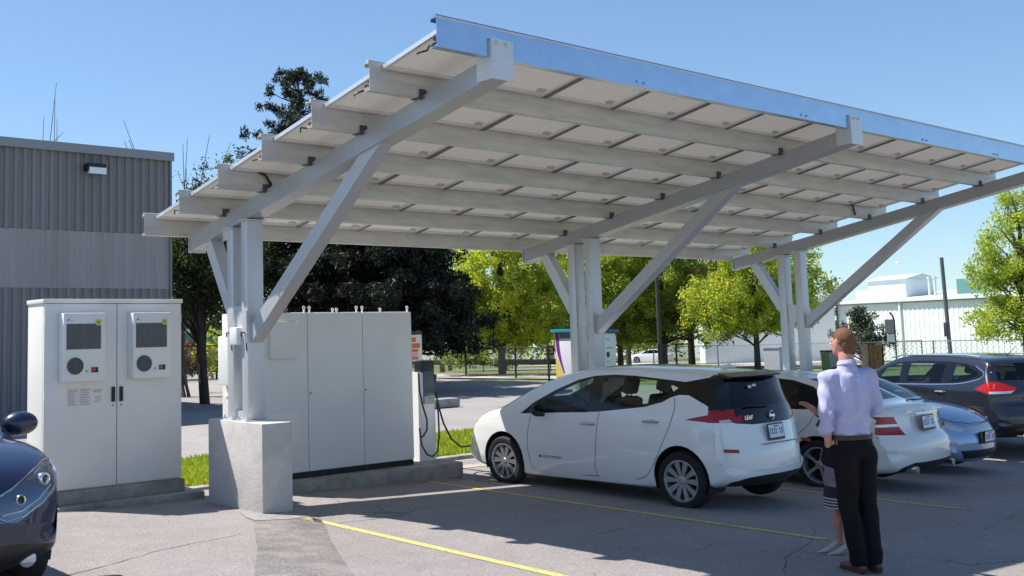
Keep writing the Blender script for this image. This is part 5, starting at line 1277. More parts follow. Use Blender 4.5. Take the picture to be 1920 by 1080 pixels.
# the pine whose tufted top shows above the roof
def pine(name, label, pos, h, r0, z0, seed, mats, probs, nwh=17, tuft=.30, size=.05, per=34, dens=1., group=None, long=2.4, droop=-.1, cat='tree'):
    r = np.random.default_rng(seed); root = thing(name, label, cat, (*pos, zfar(*pos)), group=group)
    mb = MB(); mb.tube([(0, 0, -.1), (.06, 0, h*.4), (0, .05, h*.75), (0, 0, h*.98)], [h*.022, h*.017, h*.01, .02], n=8); mb.build('trunk', M['trunkbark'], root)
    mb = MB(); cs = []
    for i in range(nwh):
        t = (i+.5)/nwh; z = z0+(h-z0)*t; R_ = r0*(1-t)**.62*(.75+.5*r.random()); nb = int((5+4*(1-t))*dens)
        for k in range(nb):
            a = 2*math.pi*(k+r.random())/nb; L = R_*r.uniform(.55, 1.12); up = .35*t+droop*(1-t)*2+r.uniform(-.08, .12)
            tip = Vector((math.cos(a)*L, math.sin(a)*L, z+L*up)); st = Vector((0, 0, z-.1*L)); md = st.lerp(tip, .55)+Vector((0, 0, -.05*L))
            mb.tube([st, md, tip], [.03+.012*L, .018, .008], n=4, cap=False)
            m = max(2, int(L/.34*dens))
            for j in range(m):
                f = 1-j/(m)*.72; c = st.lerp(tip, f); c = c+Vector((r.normal(0, .16*L*.35+.05), r.normal(0, .16*L*.35+.05), r.normal(0, .07)+.04)); cs.append(c[:])
    mb.build('limbs', M['trunkbark'], root)
    V = leaf_cloud(r, cs, per, tuft, size, long=long); foliage('crown', V, mats, probs, r, root, per); return root
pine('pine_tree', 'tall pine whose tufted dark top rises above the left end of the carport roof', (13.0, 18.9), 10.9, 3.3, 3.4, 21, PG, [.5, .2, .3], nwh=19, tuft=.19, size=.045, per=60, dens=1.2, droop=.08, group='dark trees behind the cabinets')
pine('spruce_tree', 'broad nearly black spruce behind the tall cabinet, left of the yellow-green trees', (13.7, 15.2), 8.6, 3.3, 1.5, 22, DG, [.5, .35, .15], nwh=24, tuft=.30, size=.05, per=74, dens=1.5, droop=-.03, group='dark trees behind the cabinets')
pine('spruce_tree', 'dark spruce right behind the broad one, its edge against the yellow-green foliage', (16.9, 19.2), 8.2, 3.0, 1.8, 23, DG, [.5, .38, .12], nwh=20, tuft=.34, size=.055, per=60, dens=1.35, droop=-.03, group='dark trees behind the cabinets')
g1 = 'yellow-green spring trees beyond the fence'
tree('maple_tree', 'bright yellow-green tree with a low left branch, behind the black fence', 'tree', (25.0, 21.8, 0), (4.6, .2), [(0, 0, 4.0, 2.1, 2.1, 2.3), (-1.6, 1.4, 2.2, 1.9, 1.6, .75), (1.2, -1.0, 2.9, 1.6, 1.5, 1.6), (.1, 0, 6.2, 1.2, 1.2, 1.0), (-1.2, 1.0, 3.6, 1.5, 1.3, 1.3), (.9, -.7, 1.75, 1.6, 1.5, .6), (-.6, .5, 1.7, 1.6, 1.5, .5)], 640, 110, .068, YG, [.40, .26, .12, .22], 31, rad=.34, group=g1)
tree('maple_tree', 'yellow-green tree directly behind the purple and white kiosk', 'tree', (29.5, 20.8, 0), (4.8, .2), [(0, 0, 4.2, 2.4, 2.4, 2.5), (1.5, -1.2, 2.8, 1.8, 1.6, 1.7), (-1.5, 1.2, 2.9, 1.8, 1.6, 1.6), (0, 0, 6.6, 1.6, 1.6, 1.2)], 560, 100, .072, YG, [.28, .34, .26, .12], 32, rad=.36, group=g1)
tree('poplar_tree', 'pale thin-leaved tall tree behind the yellow-green one', 'tree', (34.5, 37.0), (8.5, .2), [(0, 0, 7, 1.6, 1.6, 3.6), (-.8, .5, 5, 1.3, 1.3, 2.2)], 190, 40, .08, PP, [.6, .4], 33, rad=.4, group=g1)
tree('poplar_tree', 'pale grey-green tree seen between the middle posts', 'tree', (45.0, 31.5), (8.0, .2), [(0, 0, 6.4, 2.4, 2.4, 3.2), (1.5, -1.2, 4.5, 2, 2, 2)], 260, 40, .10, [PP[1], MG[0]], [.5, .5], 34, rad=.45, group=g1)
tree('maple_tree', 'green and brown tree with a dark trunk, just right of the light pole', 'tree', (32.3, 18.9, 0), (4.2, .21), [(0, 0, 4.0, 2.2, 2.2, 2.4), (-1.6, 1.3, 2.8, 1.8, 1.7, 1.7), (1.4, -1.1, 3.0, 1.6, 1.6, 1.7), (0, 0, 6.3, 1.7, 1.7, 1.3), (-.7, .6, 1.9, 1.9, 1.6, .8)], 600, 95, .068, MG, [.36, .30, .20, .14], 35, rad=.34, group=g1)
tree('maple_tree', 'yellow-tinged tree on a single dark trunk, left of the far carport posts', 'tree', (30.3, 12.8, 0), (3.6, .15), [(0, 0, 3.7, 1.6, 1.6, 1.8), (-1.3, 1.1, 2.7, 1.4, 1.3, 1.3), (1.0, -.8, 2.6, 1.3, 1.2, 1.1), (-.4, .3, 5.2, 1.6, 1.5, 1.3), (.1, 0, 2.0, 1.3, 1.3, .6)], 420, 80, .060, [YG[1], YG[0], MG[0], YG[3]], [.34, .26, .25, .15], 36, rad=.32, group=g1)
tree('maple_tree', 'loose yellow-green tree behind the far carport posts, its edge against the sky', 'tree', (35.5, 14.6, 0), (4.5, .18), [(-.3, .2, 4.0, 1.8, 1.8, 2.2), (.8, -.7, 3.4, 1.2, 1.2, 1.3), (-1.4, 1.1, 3.6, 1.6, 1.5, 1.9), (-.6, .5, 5.6, 1.3, 1.3, 1.1)], 350, 70, .062, [YG[1], MG[1], MG[0], YG[0]], [.3, .3, .25, .15], 37, rad=.34, group=g1)
tree('maple_tree', 'bright tree rising into the sky at the right edge, above the dark SUV', 'tree', (31.6, 3.4, 0), (5.0, .2), [(0, 0, 4.2, 1.25, 1.25, 1.5), (.3, -.3, 2.6, 1.7, 1.6, 1.1), (-.1, 0, 5.6, .6, .6, .8), (1.0, -.8, 4.2, 1.3, 1.2, 1.6), (-.85, .7, 3.6, .8, .8, .7), (-.4, .4, 1.7, 1.2, 1.1, .7)], 440, 84, .055, [YG[1], YG[0], MG[1], MG[0]], [.36, .24, .25, .15], 38, rad=.30, group=g1)
pine('small_conifer', 'small bushy conifer in front of the pale corrugated hall', (41.2, 14.3), 2.5, 1.35, .1, 24, [leafmat('conifer_light', (.12, .14, .08), .2), PG[1], PG[0]], [.4, .4, .2], nwh=9, tuft=.26, size=.055, per=34, dens=1.1, droop=.25)
tree('maple_tree', 'fresh green tree filling the space between the light pole and the dark-trunked tree', 'tree', (36.5, 20.5, 0), (4.6, .2), [(0, 0, 4.4, 2.4, 2.4, 2.6), (-1.6, 1.3, 3.0, 1.8, 1.7, 1.9), (1.5, -1.2, 3.0, 1.8, 1.7, 1.9), (0, 0, 6.8, 1.6, 1.6, 1.2)], 430, 80, .08, [YG[1], MG[1], MG[0], MG[2]], [.3, .3, .25, .15], 51, rad=.38, group=g1)
tree('maple_tree', 'green tree standing far back between the kiosk and the light pole', 'tree', (39.5, 27.5), (4.6, .2), [(0, 0, 4.6, 2.8, 2.8, 3.0), (-2, 1.6, 3.0, 2, 2, 2), (1.8, -1.4, 3.0, 2, 2, 2)], 430, 70, .09, [MG[0], MG[1], YG[1], MG[3]], [.35, .3, .2, .15], 52, rad=.42, group=g1)
tree('shrub', 'low green shrub growing under the bright yellow-green tree behind the fence', 'shrub', (27.3, 24.3, 0), (.8, .05), [(0, 0, .75, 1.5, 1.3, .6), (-1.6, 1.5, .6, 1.2, 1.0, .5)], 70, 40, .08, [MG[0], MG[1], MG[3]], [.4, .35, .25], 53, rad=.3)
# bare shoots: above the building roof, and the thin shrub at its corner
def shoots(name, label, pos, z0, n, h, spread, seed, leaf=0, w=.03):
    r = np.random.default_rng(seed); root = thing(name, label, 'shrub', (*pos, z0)); mb = MB(); cs = []
    for i in range(n):
        a = r.uniform(0, 2*math.pi); L = h*r.uniform(.5, 1); s = spread*r.uniform(.2, 1); p = [Vector((r.normal(0, .15), r.normal(0, .15), 0))]
        for j in range(1, 6): p.append(Vector((math.cos(a)*s*(j/5)**2*1.5+r.normal(0, .09), math.sin(a)*s*(j/5)**2*1.5+r.normal(0, .09), L*j/5)))
        mb.tube(p, [w, w*.8, w*.6, w*.5, w*.35, w*.2], n=5, cap=False)
        for j in (2, 3, 4):
            q = p[j]+Vector((r.normal(0, .35), r.normal(0, .35), .5)); mb.tube([p[j], q], [w*.4, w*.15], n=4, cap=False); cs += [q[:], p[j][:]]
    mb.build('branches', mat('bare_twig', (.13, .11, .10), rough=.9), root)
    if leaf: V = leaf_cloud(r, cs, leaf, .3, .06); foliage('leaves', V, SG+[MG[0]], [.3, .2, .2, .3], r, root)
    return root
shoots('bare_shrub', 'bare upright twigs showing over the flat roof of the grey building', (5.75, 22.9), 0, 7, 10.4, .7, 41, w=.04)
shoots('bare_shrub', 'thin twiggy shrub with few leaves between the grey building and the pine', (8.9, 19.6), 0., 24, 9.2, 1.5, 42, 7, w=.042)
tree('small_tree', 'small leafy crown under the bare shoots beside the building corner', 'tree', (10.4, 21.0, 0), (5.0, .14), [(0, 0, 5.2, 1.3, 1.2, 1.6), (1.0, 0, 6.2, 1.0, 1., 1.)], 90, 30, .075, SG+[MG[0]], [.3, .25, .2, .25], 43, rad=.45)
tree('bright_bush', 'bright yellow bush seen left of the front carport post beyond the fence', 'bush', (16.5, 31.5), (1.2, .06), [(0, 0, 1.1, .9, .9, 1.0), (.6, 0, 1.9, .5, .5, .6)], 60, 40, .09, YG, [.5, .2, .05, .25], 44, rad=.3)
tree('red_bush', 'dull reddish bush beside the bright yellow one', 'bush', (15.2, 32.2), (.9, .06), [(0, 0, 1.1, 1.0, 1, .8)], 50, 40, .09, [leafmat('leaf_rust', (.22, .08, .05)), SG[0]], [.7, .3], 45, rad=.3)
# far wood line: one mass
r = np.random.default_rng(77); cs = []
for i in range(620):
    t = r.random(); x = 40+95*t; y = 118-100*t; h = 7+3*math.sin(t*23)+2*math.sin(t*61)
    cs.append((x+r.normal(0, 2), y+r.normal(0, 2), zfar(x, y)+h*r.random()**.6))
V = leaf_cloud(r, cs, 40, 1.6, .34); o = foliage('far_wood', V, [MG[0], MG[3], MG[1]], [.45, .35, .2], r, None); tag(o, kind='stuff')
r = np.random.default_rng(78); cs = [(x, 60+r.normal(0, 1), zfar(x, 60)+5*r.random()) for x in r.uniform(5, 46, 260)]
o = foliage('far_wood', leaf_cloud(r, cs, 34, 1.2, .25), [SG[0], SG[1], MG[3]], [.45, .35, .2], r, None); tag(o, kind='stuff')

# ------------------------------------------------------------ the grey building on the left
m_rib = mat('ribbed_metal_slate', (.20, .19, .20), rough=.55, noise=.10, nscale=.8, stretch=(1, 1, .25))
m_band = mat('fluted_concrete_band', (.31, .295, .295), rough=.85, noise=.10, nscale=1.6, stretch=(1, 1, .12))
m_cope = mat('coping_grey', (.25, .26, .30), rough=.5)
BY = 12.8; XR_ = 5.25
bl = thing('warehouse', 'grey ribbed-metal building with a paler middle band behind the left cabinet', 'building', (-2, 18, 0))
def ribs(x0, x1, z0, z1, y, pitch, dep, m, name, parent, flat=.5):
    n = int((x1-x0)/pitch); pr = []
    for i in range(n):
        a = x0+i*pitch; pr += [(a, 0), (a+pitch*.34, 0), (a+pitch*.46, -dep), (a+pitch*.88, -dep)]
    pr += [(x1, 0)]
    vs = [(x, y+d, z) for z in (z0, z1) for x, d in pr]; k = len(pr); mb = MB(); mb.add(vs, [(i, i+1, k+i+1, k+i) for i in range(k-1)])
    o = mb.build(name, m, angle=20); o.parent = parent; o.matrix_parent_inverse = Matrix.Translation(parent.location).inverted(); return o
ribs(-12, XR_, 4.40, 6.28, BY, .205, .042, m_rib, 'upper_cladding', bl); ribs(-12, XR_, -.2, 3.06, BY, .205, .042, m_rib, 'lower_cladding', bl)
ribs(-12, XR_, 3.06, 4.40, BY-.02, .27, .02, m_band, 'middle_band', bl)
mb = MB(); mb.box(-12, XR_-.01, BY+.02, 20.5, -.2, 6.26); lpart(mb, 'walls', m_rib, bl)
mb = MB(); mb.box(-12.05, XR_+.06, BY-.10, BY+.25, 6.28, 6.44); mb.box(-12.05, XR_+.06, BY-.14, BY-.10, 6.25, 6.46); mb.box(XR_-.1, XR_+.06, BY+.25, 20.5, 6.26, 6.44); lpart(mb, 'coping', m_cope, bl)
mb = MB(); mb.box(XR_-.03, XR_+.02, BY-.09, BY+.03, -.2, 6.26); lpart(mb, 'corner_trim', m_rib, bl)
wl = thing('wall_light', 'pale flood light fixed high on the ribbed wall of the grey building', 'light', (3.28, BY, 5.85))
mb = MB(); mb.box(3.03, 3.47, BY-.32, BY, 5.82, 6.0, c=.02); lpart(mb, 'housing', M['black'], wl); mb = MB(); mb.prism([(BY-.335, 5.75), (BY-.335, 5.90), (BY-.26, 5.92), (BY-.20, 5.76)], 3.06, 3.47, axis='x'); lpart(mb, 'lens', mat('lamp_glass', (.78, .80, .84), rough=.3), wl)

# ------------------------------------------------------------ the pale hall at the right
m_hall = mat('pale_corrugated', (.74, .80, .78), rough=.6, noise=.05, nscale=.4)
m_hroof = mat('hall_roof_grey', (.60, .64, .65), rough=.6)
A = Vector((69.0, 31.0)); Bp = Vector((63.5, 16.0)); d = (Bp-A); L_ = d.length; ang = math.atan2(d.y, d.x)
hall = thing('industrial_hall', 'long pale corrugated hall with a low grey roof behind the small conifer', 'building', (A.x, A.y, -1.0), ang)
mb = MB(); n = int(34/.42); pr = []
for i in range(n): a = i*.42; pr += [(a, 0), (a+.21, 0), (a+.25, -.035), (a+.38, -.035)]
k = len(pr); mb.add([(x, y, z) for z in (-1, 4.40) for x, y in pr], [(i, i+1, k+i+1, k+i) for i in range(k-1)]); mb.build('wall_cladding', m_hall, hall, angle=20)
mb = MB(); mb.box(0, 34, .05, 26, -1, 4.35); mb.build('walls', m_hall, hall)
mb = MB(); mb.prism([(0.0, -1), (0.0, 4.5), (.0, 4.5)], 0, 1) if 0 else None
mb.add([(-.15, -.3, 4.42), (34, -.3, 4.42), (34, 12, 5.35), (-.15, 12, 5.35), (-.15, 26, 4.4), (34, 26, 4.4)], [(0, 1, 2, 3), (3, 2, 5, 4)]); mb.box(-.15, 34, -.34, -.28, 4.25, 4.46); mb.build('roof', m_hroof, hall)
mb = MB(); mb.box(-.2, -.05, 0, 26, -1, 4.4); mb.build('gable_cladding', M['teal'], hall)
mb = MB(); mb.box(-.15, 34, -.16, -.10, 4.16, 4.24); mb.build('gutter', mat('gutter', (.30, .33, .34), rough=.6), hall)
for xx in (6.3, 24):
    mb = MB(); mb.box(xx, xx+.14, -.2, -.08, -1, 4.2); mb.build('downpipe', M['white'], hall)
mb = MB(); mb.box(.9, 4.6, 2.2, 5, 4.3, 5.95); mb.box(-.9, .9, 2.6, 5, 4.2, 5.3); mb.build('rooftop_unit', m_hall, hall)
mb = MB(); mb.add([(.7, 2.0, 5.95), (4.8, 2.0, 5.95), (4.8, 3.6, 6.35), (.7, 3.6, 6.35), (.7, 5.2, 5.95), (4.8, 5.2, 5.95)], [(0, 1, 2, 3), (3, 2, 5, 4), (0, 3, 4), (1, 5, 2)]); mb.build('rooftop_unit_roof', m_hroof, hall)
for xx in (6.2, 6.7):
    mb = MB(); mb.tube([(xx, 2.8, 4.5), (xx, 2.8, 5.85)], .09, n=8); mb.tube([(xx, 2.8, 5.85), (xx, 2.8, 6.0)], .14, n=8); mb.build('roof_vent', m_hroof, hall)
mb = MB(); mb.box(8.6, 11.2, 2.8, 4.5, 4.6, 5.7); mb.build('rooftop_plant', M['teal'], hall)
mb = MB(); mb.tube([(3.6, 2.6, 5.9), (3.6, 2.6, 7.1)], .025, n=6); bmx = bmesh.new(); bmesh.ops.create_uvsphere(bmx, u_segments=10, v_segments=8, radius=.14); mb.frombm(bmx, None, Matrix.Translation((3.6, 2.6, 7.15))); mb.build('roof_mast', M['white'], hall)
# added teal block left of the hall, in place of its shaded gable end
sh_ = thing('hall_gable_block', 'dark teal corrugated block standing in for the shaded gable end of the hall', 'building', (67.4, 34.2, -1.0), math.atan2(-2.7, 1.9))
mb = MB(); n = 11; pr = []
for i in range(n): a = i*.3; pr += [(a, 0), (a+.15, 0), (a+.18, -.05), (a+.27, -.05)]
k = len(pr); mb.add([(x, y, z) for z in (-.6, 3.6) for x, y in pr], [(i, i+1, k+i+1, k+i) for i in range(k-1)]); mb.build('wall_cladding', M['teal'], sh_, angle=20)
mb = MB(); mb.box(0, 3.3, .04, 3, -.6, 3.55); mb.build('walls', M['teal'], sh_); mb = MB(); mb.box(-.1, 3.4, -.15, 3, 3.6, 3.72); mb.build('roof', m_hroof, sh_)
hs = thing('white_house', 'white low building glimpsed through the trees beyond the light fence', 'building', (65.5, 34.5, -1.6), R(-50))
mb = MB(); mb.box(-5, 4.6, 0, 6, -.5, 5.2); mb.build('walls', M['white'], hs)
mb = MB(); mb.box(-5.2, 4.8, -.3, 6.3, 5.2, 5.4); mb.build('roof', m_hroof, hs)
tb = thing('teal_building', 'teal-roofed building far off left of the front carport post', 'building', (22, 48, -1), R(-20))
mb = MB(); mb.box(-6, 6, 0, 5, 0, 3.2); mb.build('walls', M['teal'], tb); mb = MB(); mb.box(-6.2, 6.2, -.2, 5.2, 3.2, 3.4); mb.build('roof', m_hroof, tb)

# ------------------------------------------------------------ kiosk: big branded charging cabinet
kx0, kx1, ky0, ky1 = 21.25, 22.42, 13.95, 15.05
ks = thing('charging_kiosk', 'white kiosk with a purple swoosh, teal swirl and blue roof behind the middle carport posts', 'kiosk', (21.9, 14.5, 0))
mb = MB(); mb.box(kx0, kx1, ky0, ky1, 0, 1.72, c=.01); lpart(mb, 'housing', M['kwhite'], ks)
mb = MB(); mb.box(kx0-.12, kx1+.06, ky0-.1, ky1+.12, 1.74, 1.85, c=.01); lpart(mb, 'roof', mat('kiosk_roof_blue', (.02, .27, .42), rough=.4), ks)
mb = MB(); sw = [(15.05-.0, 1.74), (15.05-.17, 1.74), (15.05-.20, 1.2), (15.05-.27, .8), (15.05-.42, .3), (15.05-.36, .3), (15.05-.16, .75), (15.05-.05, 1.1)]
mb.prism(sw, kx0-.006, kx0-.001, M['kpurple'], axis='x'); mb.prism([(15.05, 1.0), (15.05-.05, .8), (15.05-.14, .7), (15.05-.34, .28), (15.05-.34, 0), (15.05, 0)], kx0-.004, kx0-.0005, M['kyellow'], axis='x'); lpart(mb, 'graphic', None, ks)
mb = MB(); mb.box(kx0-.004, kx0-.0005, 14.3, 14.84, 1.52, 1.74, M['grille']); lpart(mb, 'vent', None, ks)
mb = MB(); gx = 21.72
mb.prism([(gx-.06, 1.62), (gx+.16, 1.62), (gx+.20, 1.1), (gx+.16, .9), (gx-.02, 1.1)], ky0-.005, ky0-.001, M['kcyan'], axis='y')
mb.prism([(gx-.04, 1.72), (gx+.06, 1.72), (gx+.12, 1.2), (gx+.22, .78), (gx+.12, .74), (gx+.02, 1.2)], ky0-.008, ky0-.0055, M['kblue'], axis='y')
mb.prism([(gx-.12, .92), (gx+.0, .98), (gx+.10, .84), (gx+.16, .62), (gx+.20, .3), (gx-.04, .2), (gx-.08, .6)], ky0-.011, ky0-.0085, M['kteal'], axis='y')
mb.prism([(gx-.14, .94), (gx-.04, 1.08), (gx+.06, 1.02), (gx+.0, .98)], ky0-.014, ky0-.0115, M['orange'], axis='y'); lpart(mb, 'graphic', None, ks)
k2 = thing('charging_cabinet', 'plain white cabinet with a dark blue roof standing right of the purple kiosk', 'cabinet', (22.85, 14.3, 0))
mb = MB(); mb.box(22.56, 23.16, 13.9, 14.7, 0, 1.66, c=.01); mb.box(22.9, 23.30, 13.98, 14.6, 1.1, 1.60, c=.01); lpart(mb, 'housing', M['kwhite'], k2)
mb = MB(); mb.box(22.48, 23.30, 13.82, 14.8, 1.68, 1.80, c=.01); lpart(mb, 'roof', mat('kiosk_roof_navy', (.015, .09, .26), rough=.4), k2)
mb = MB(); mb.box(22.66, 22.80, 13.885, 13.899, .82, 1.0, M['black']); mb.box(22.64, 22.98, 13.885, 13.899, 1.13, 1.16, M['ink']); mb.box(22.64, 22.84, 13.885, 13.899, 1.44, 1.46, M['grille']); mb.box(22.64, 22.76, 13.885, 13.899, .66, .68, M['grille']); lpart(mb, 'display', None, k2)

# ------------------------------------------------------------ fences, signs, poles
def chain_fence(name, label, pts, h, m, post_r=.03, mesh=.11, wire=.0045, zf=None, group=None, rail=True, posts=True):
    root = thing(name, label, 'fence', (*pts[0], (zf or (lambda a, b: 0))(*pts[0])), group=group); zf = zf or (lambda a, b: 0.)
    def W_(o):
        o.parent = root; o.matrix_parent_inverse = Matrix.Translation(root.location).inverted(); return o
    mesh_mb = MB(); rail_mb = MB()
    for i, p in enumerate(pts):
        mb = MB(); z = zf(*p); mb.tube([(p[0], p[1], z-.05), (p[0], p[1], z+h+.04)], post_r, n=7); W_(mb.build('post', m))
    for a, b in zip(pts[:-1], pts[1:]):
        a = Vector((*a, zf(*a))); b = Vector((*b, zf(*b))); L = (b-a).length; t = (b-a)/L
        rail_mb.tube([a+Vector((0, 0, h)), b+Vector((0, 0, h))], post_r*.7, n=6)
        n = int(L/mesh)
        for i in range(-int(h/mesh), n):
            for s in (0, 1):
                u0, u1 = i*mesh, i*mesh+h; c0, c1 = max(0, u0), min(L, u1)
                if c1 <= c0: continue
                z0, z1 = (c0-u0), (c1-u0)
                if s: z0, z1 = h-z0, h-z1
                mesh_mb.tube([a+t*c0+Vector((0, 0, z0)), a+t*c1+Vector((0, 0, z1))], wire, n=3, cap=False)
    W_(rail_mb.build('top_rail', m)); W_(mesh_mb.build('chain_mesh', m, fix=False)); return root
fl = [(29.2, 39.0), (27.3, 33.0), (25.6, 28.3), (23.9, 22.9), (22.55, 18.45), (21.75, 15.9)]
chain_fence('chain_link_fence', 'black chain-link fence from the dark spruces to the purple kiosk', fl, 1.18, M['fenceblack'], .042, mesh=.14)
chain_fence('chain_link_fence', 'black chain-link fence stretch between the left cabinet and the front carport post', [(11.2, 29.5), (14.0, 30.2), (17.0, 31.0), (20, 31.8)], 1.5, M['fenceblack'], .045, mesh=.16)
chain_fence('chain_link_fence', 'black chain-link stretch right of the kiosk by the light pole', [(25.6, 13.9), (27.3, 14.4), (29.0, 15.0)], 1.15, M['fenceblack'], .04, mesh=.12)
m_gf = mat('fence_galvanised', (.42, .43, .42), rough=.5, metal=.5)
chain_fence('chain_link_fence', 'light galvanised fence under the trees right of the far white car', [(40.5, 26.0), (42.6, 23.3), (44.7, 20.6), (46.8, 17.9), (48.9, 15.2)], 1.1, m_gf, .035, mesh=.2, wire=.006, zf=zfar, group='galvanised fence stretches')
chain_fence('chain_link_fence', 'galvanised fence between the far carport posts and the dark SUV', [(36.0, 12.4), (38.2, 9.6), (40.4, 6.8), (42.6, 4.0)], 1.0, m_gf, .035, mesh=.2, wire=.006, zf=zfar, group='galvanised fence stretches')
def small_sign(pos, label, z=.55, s=1.):
    t = thing('parking_sign', label, 'sign', (*pos, zfar(*pos)), R(-38), group='small red and white signs')
    mb = MB(); mb.tube([(0, .02, 0), (0, .02, z+.75*s)], .025, n=6); mb.build('post', M['polemetal'], t)
    mb = MB(); mb.box(-.19*s, .19*s, -.01, 0, z+.30*s, z+.72*s, M['redsign']); mb.box(-.11*s, .11*s, -.013, -.0105, z+.40*s, z+.62*s, M['paper']); mb.box(-.06*s, .06*s, -.016, -.0135, z+.46*s, z+.56*s, M['redsign'])
    mb.box(-.19*s, .19*s, -.01, 0, z-.12*s, z+.28*s, M['paper']); mb.box(-.04*s, .04*s, -.013, -.0105, z-.0*s, z+.2*s, M['ink']); mb.build('panel', None, t)
small_sign((28.3, 26.6), 'small red and white sign behind the black fence, the left one of two', .45); small_sign((28.5, 22.3), 'small red and white sign behind the black fence, beside the tree trunk', .45)
small_sign((27.3, 31.4), 'small red and white sign behind the black fence, far left near the orange notice', .4, .8)
pl = thing('light_pole', 'tall dark light pole rising behind the middle knee brace', 'pole', (27.2, 15.1, 0))
mb = MB(); mb.tube([(27.2, 15.1, 0), (27.2, 15.1, 6.4)], [.085, .065], n=10); lpart(mb, 'shaft', M['polemetal'], pl); mb = MB(); mb.box(27.05, 27.35, 14.95, 15.25, 0, .15, c=.02); lpart(mb, 'base', M['concrete'], pl)
pl = thing('utility_pole', 'slim leaning grey pole in front of the pale hall', 'pole', (43.9, 11.5, 0))
mb = MB(); mb.tube([(43.9, 11.5, 0), (43.55, 11.45, 4.78)], [.10, .085], n=10); lpart(mb, 'shaft', mat('pole_grey', (.12, .13, .145), rough=.7), pl); mb = MB(); mb.box(43.6, 43.78, 11.45, 11.6, 1.1, 1.75, c=.01); lpart(mb, 'meter_box', M['polemetal'], pl)
sp = thing('road_sign', 'grey-backed sign on a bent dark post beside the small conifer', 'sign', (38.9, 11.55, 0), R(-40))
mb = MB(); mb.tube([(0, 0, 0), (0, 0, 1.9), (-.05, 0, 2.1), (-.18, 0, 2.25)], .04, n=8); mb.build('post', M['polemetal'], sp); mb = MB(); mb.box(-.42, .02, -.02, 0, 1.35, 1.95); mb.build('panel', mat('sign_back', (.30, .31, .31), rough=.6), sp); mb = MB(); mb.box(-.34, .02, -.02, 0, .95, 1.3); mb.build('panel', M['white'], sp)
bx = thing('wooden_box', 'brown timber crate standing behind the head of the man, beyond the lot', 'crate', (34.0, 10.05, 0), R(-38))
mb = MB(); 
for i in range(3): mb.box(-.27+.18*i, -.10+.18*i, -.3, -.27, 0, .95)
mb.box(-.27, .27, -.26, .3, 0, .92); mb.build('boards', M['wood'], bx); mb = MB(); mb.box(-.30, -.27, -.31, .32, 0, .97); mb.box(.27, .31, -.32, .32, 0, 1.0); mb.build('corner_post', M['trunkbark'], bx)
ub = thing('utility_box', 'grey utility cabinet standing left of the far carport posts', 'cabinet', (12.2, .6, 0))
mb = MB(); mb.box(12.22, 12.60, .45, .80, -.05, 1.36, c=.01); lpart(mb, 'housing', M['galv_shaded'], ub); mb = MB(); mb.box(12.20, 12.62, .43, .82, 1.36, 1.39, c=.005); lpart(mb, 'lid', M['galv_shaded'], ub); mb = MB(); mb.box(12.12, 12.70, .36, .90, -.3, -.05, c=.01); lpart(mb, 'base', M['concrete_pad'], ub)
bn = thing('waste_bin', 'pale green waste container behind the light fence, left of the head of the man', 'bin', (32.6, 10.75, 0), R(-35)); bn.scale = (.42, .6, .72)
mb = MB(); mb.prism([(-1.1, 0), (1.0, 0), (1.15, 1.0), (-1.2, 1.0)], -.6, .6, axis='y'); mb.build('body', mat('bin_green_grey', (.28, .33, .27), rough=.7), bn); mb = MB(); mb.box(-1.22, 1.18, -.65, .65, 1.0, 1.08, c=.02); mb.build('lid', M['polemetal'], bn)
kb = thing('kerb_stone', 'low concrete wheel-stop block on the far side of the drive behind the charger', 'block', (10.2, 8.6, 0))
mb = MB(); mb.box(9.6, 10.9, 8.45, 8.85, 0, .22, c=.05); lpart(mb, 'block', M['concrete_pad'], kb)
bb = thing('barrier_beam', 'long dark low beam lying beyond the black fence', 'barrier', (27.3, 25.8, 0), R(-72))
mb = MB(); mb.box(-5.5, 5.5, -.12, .12, .28, .52, c=.02); 
for xx in (-4.6, -1.6, 1.4, 4.4): mb.box(xx-.07, xx+.07, -.08, .08, 0, .3)
mb.build('beam', M['fenceblack'], bb)

# far white car, few pixels
FCX, FCY = 82.5, 59.7
fc = thing('parked_car', 'distant white saloon beside the light pole, beyond the fence', 'car', (FCX, FCY, zfar(FCX, FCY)), R(28))
c = Car([(-2.3, .5, .2), (-2.25, .9, .15), (-1.9, 1.02, .06), (-1.0, 1.36, .06), (-.2, 1.44, .04), (.4, 1.36, .08), (1.2, 1.0, .1), (1.9, .86, .12), (2.15, .7, .2), (2.2, .5, .25)],
        [(-2.3, .5, .2), (-2.1, .25, .05), (0, .18, 0), (1.9, .2, .05), (2.2, .5, .25)], WZ, -2.33, 2.23, (.6, .2), (.7, .25), N=40)
for ya in (1.35, -1.35): c.cut(circ(ya, .33, .36, 14), 'arch', M['dark'], delete=True)
c.cut([(1.0, .98), (.3, 1.3), (-.4, 1.38), (-1.0, 1.3), (-1.5, 1.05), (-.2, .98)], 'side_window', G_DARK)
c.finish(fc, M['carwhite'])
for sx in (-1, 1):
    for ya in (1.35, -1.35): wheel(fc, sx*.79, ya, .318, None, 'five', sx)

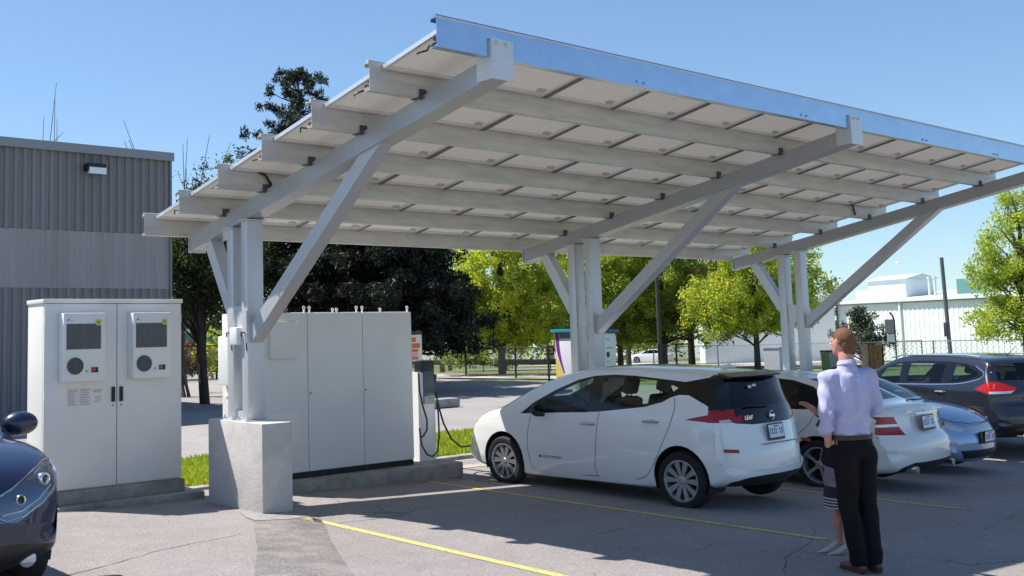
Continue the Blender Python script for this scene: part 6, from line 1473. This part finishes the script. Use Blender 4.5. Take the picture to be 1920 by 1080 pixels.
# leaf litter and grit blown along the kerbs and plinths: uncountable
r = np.random.default_rng(91); n = 2600; pos = []
segs = [((-2.6, -.33), (-.5, -.33), .10), ((.0, -.56), (3.1, -.56), .09), ((3.0, .2), (7.0, .36), .14), ((-.9, -1.9), (-.3, -1.9), .12), ((-3, -4), (2, -7), 1.6), ((1, -3), (9, -6.4), 1.5)]
for i in range(n):
    a, b, w_ = segs[r.choice(len(segs), p=[.2, .25, .2, .06, .16, .13])]; t = r.random(); x = a[0]+(b[0]-a[0])*t+r.normal(0, w_*.4); y = a[1]+(b[1]-a[1])*t-abs(r.normal(0, w_)); pos.append((x, y, gz(x, y)+.007))
V = leaf_cloud(r, pos, 1, .002, .011); V[:, :, 2] = np.array([p[2] for p in pos])[:, None]+np.abs(V[:, :, 2]-np.array([p[2] for p in pos])[:, None])*.35
o = foliage('leaf_litter', V, [mat('litter_brown', (.10, .065, .03), rough=.9), mat('litter_dark', (.04, .035, .03), rough=.9), mat('grit_pale', (.36, .33, .29), rough=.9)], [.4, .3, .3], r, None); tag(o, kind='stuff')

# ------------------------------------------------------------ camera, sun, sky
cam = bpy.data.cameras.new('camera'); co = bpy.data.objects.new('camera', cam); COL.objects.link(co); scene.camera = co
yaw, pit, rol = 0.6741058, 0.09228193, -0.02364611
fw = Vector((math.sin(yaw)*math.cos(pit), math.cos(yaw)*math.cos(pit), math.sin(pit))); rt = Vector((math.cos(yaw), -math.sin(yaw), 0)); up = rt.cross(fw)
r2 = rt*math.cos(rol)+up*math.sin(rol); u2 = -rt*math.sin(rol)+up*math.cos(rol)
co.matrix_world = Matrix(((r2.x, u2.x, -fw.x, -6.26762), (r2.y, u2.y, -fw.y, -11.17992), (r2.z, u2.z, -fw.z, 1.81689), (0, 0, 0, 1)))
cam.sensor_width = 36; cam.lens = 36*1961.54/1920; cam.shift_x = 191.93/1920; cam.shift_y = -95.79/1920; cam.clip_end = 1500; cam.clip_start = .1
sun = bpy.data.lights.new('sun', 'SUN'); sun.energy = 5.0; sun.angle = R(.53); sun.color = (1, .955, .89)
so = bpy.data.objects.new('sun', sun); COL.objects.link(so); so.rotation_euler = SUN_DIR.to_track_quat('Z', 'Y').to_euler(); so.location = (0, 0, 30)
w = bpy.data.worlds.new('World'); scene.world = w; w.use_nodes = True; nt = w.node_tree; bg = nt.nodes['Background']
sk = nt.nodes.new('ShaderNodeTexSky'); sk.sky_type = 'NISHITA'; sk.sun_disc = False
sk.sun_elevation = math.asin(SUN_DIR.z); sk.sun_rotation = math.atan2(SUN_DIR.x, SUN_DIR.y); sk.altitude = 600; sk.air_density = 1.0; sk.dust_density = .15; sk.ozone_density = 1.0
gm = nt.nodes.new('ShaderNodeGamma'); gm.inputs[1].default_value = .80
tn = nt.nodes.new('ShaderNodeMix'); tn.data_type = 'RGBA'; tn.blend_type = 'MULTIPLY'; tn.inputs[0].default_value = 1.; tn.inputs[7].default_value = (.80, .985, 1.16, 1)
nt.links.new(sk.outputs[0], gm.inputs[0]); nt.links.new(gm.outputs[0], tn.inputs[6]); nt.links.new(tn.outputs[2], bg.inputs[0]); bg.inputs[1].default_value = .128
scene.view_settings.view_transform = 'Standard'; scene.view_settings.look = 'None'; scene.view_settings.exposure = .6; scene.view_settings.gamma = 1
scene.render.engine = 'CYCLES'; scene.cycles.max_bounces = 7; scene.cycles.transparent_max_bounces = 12
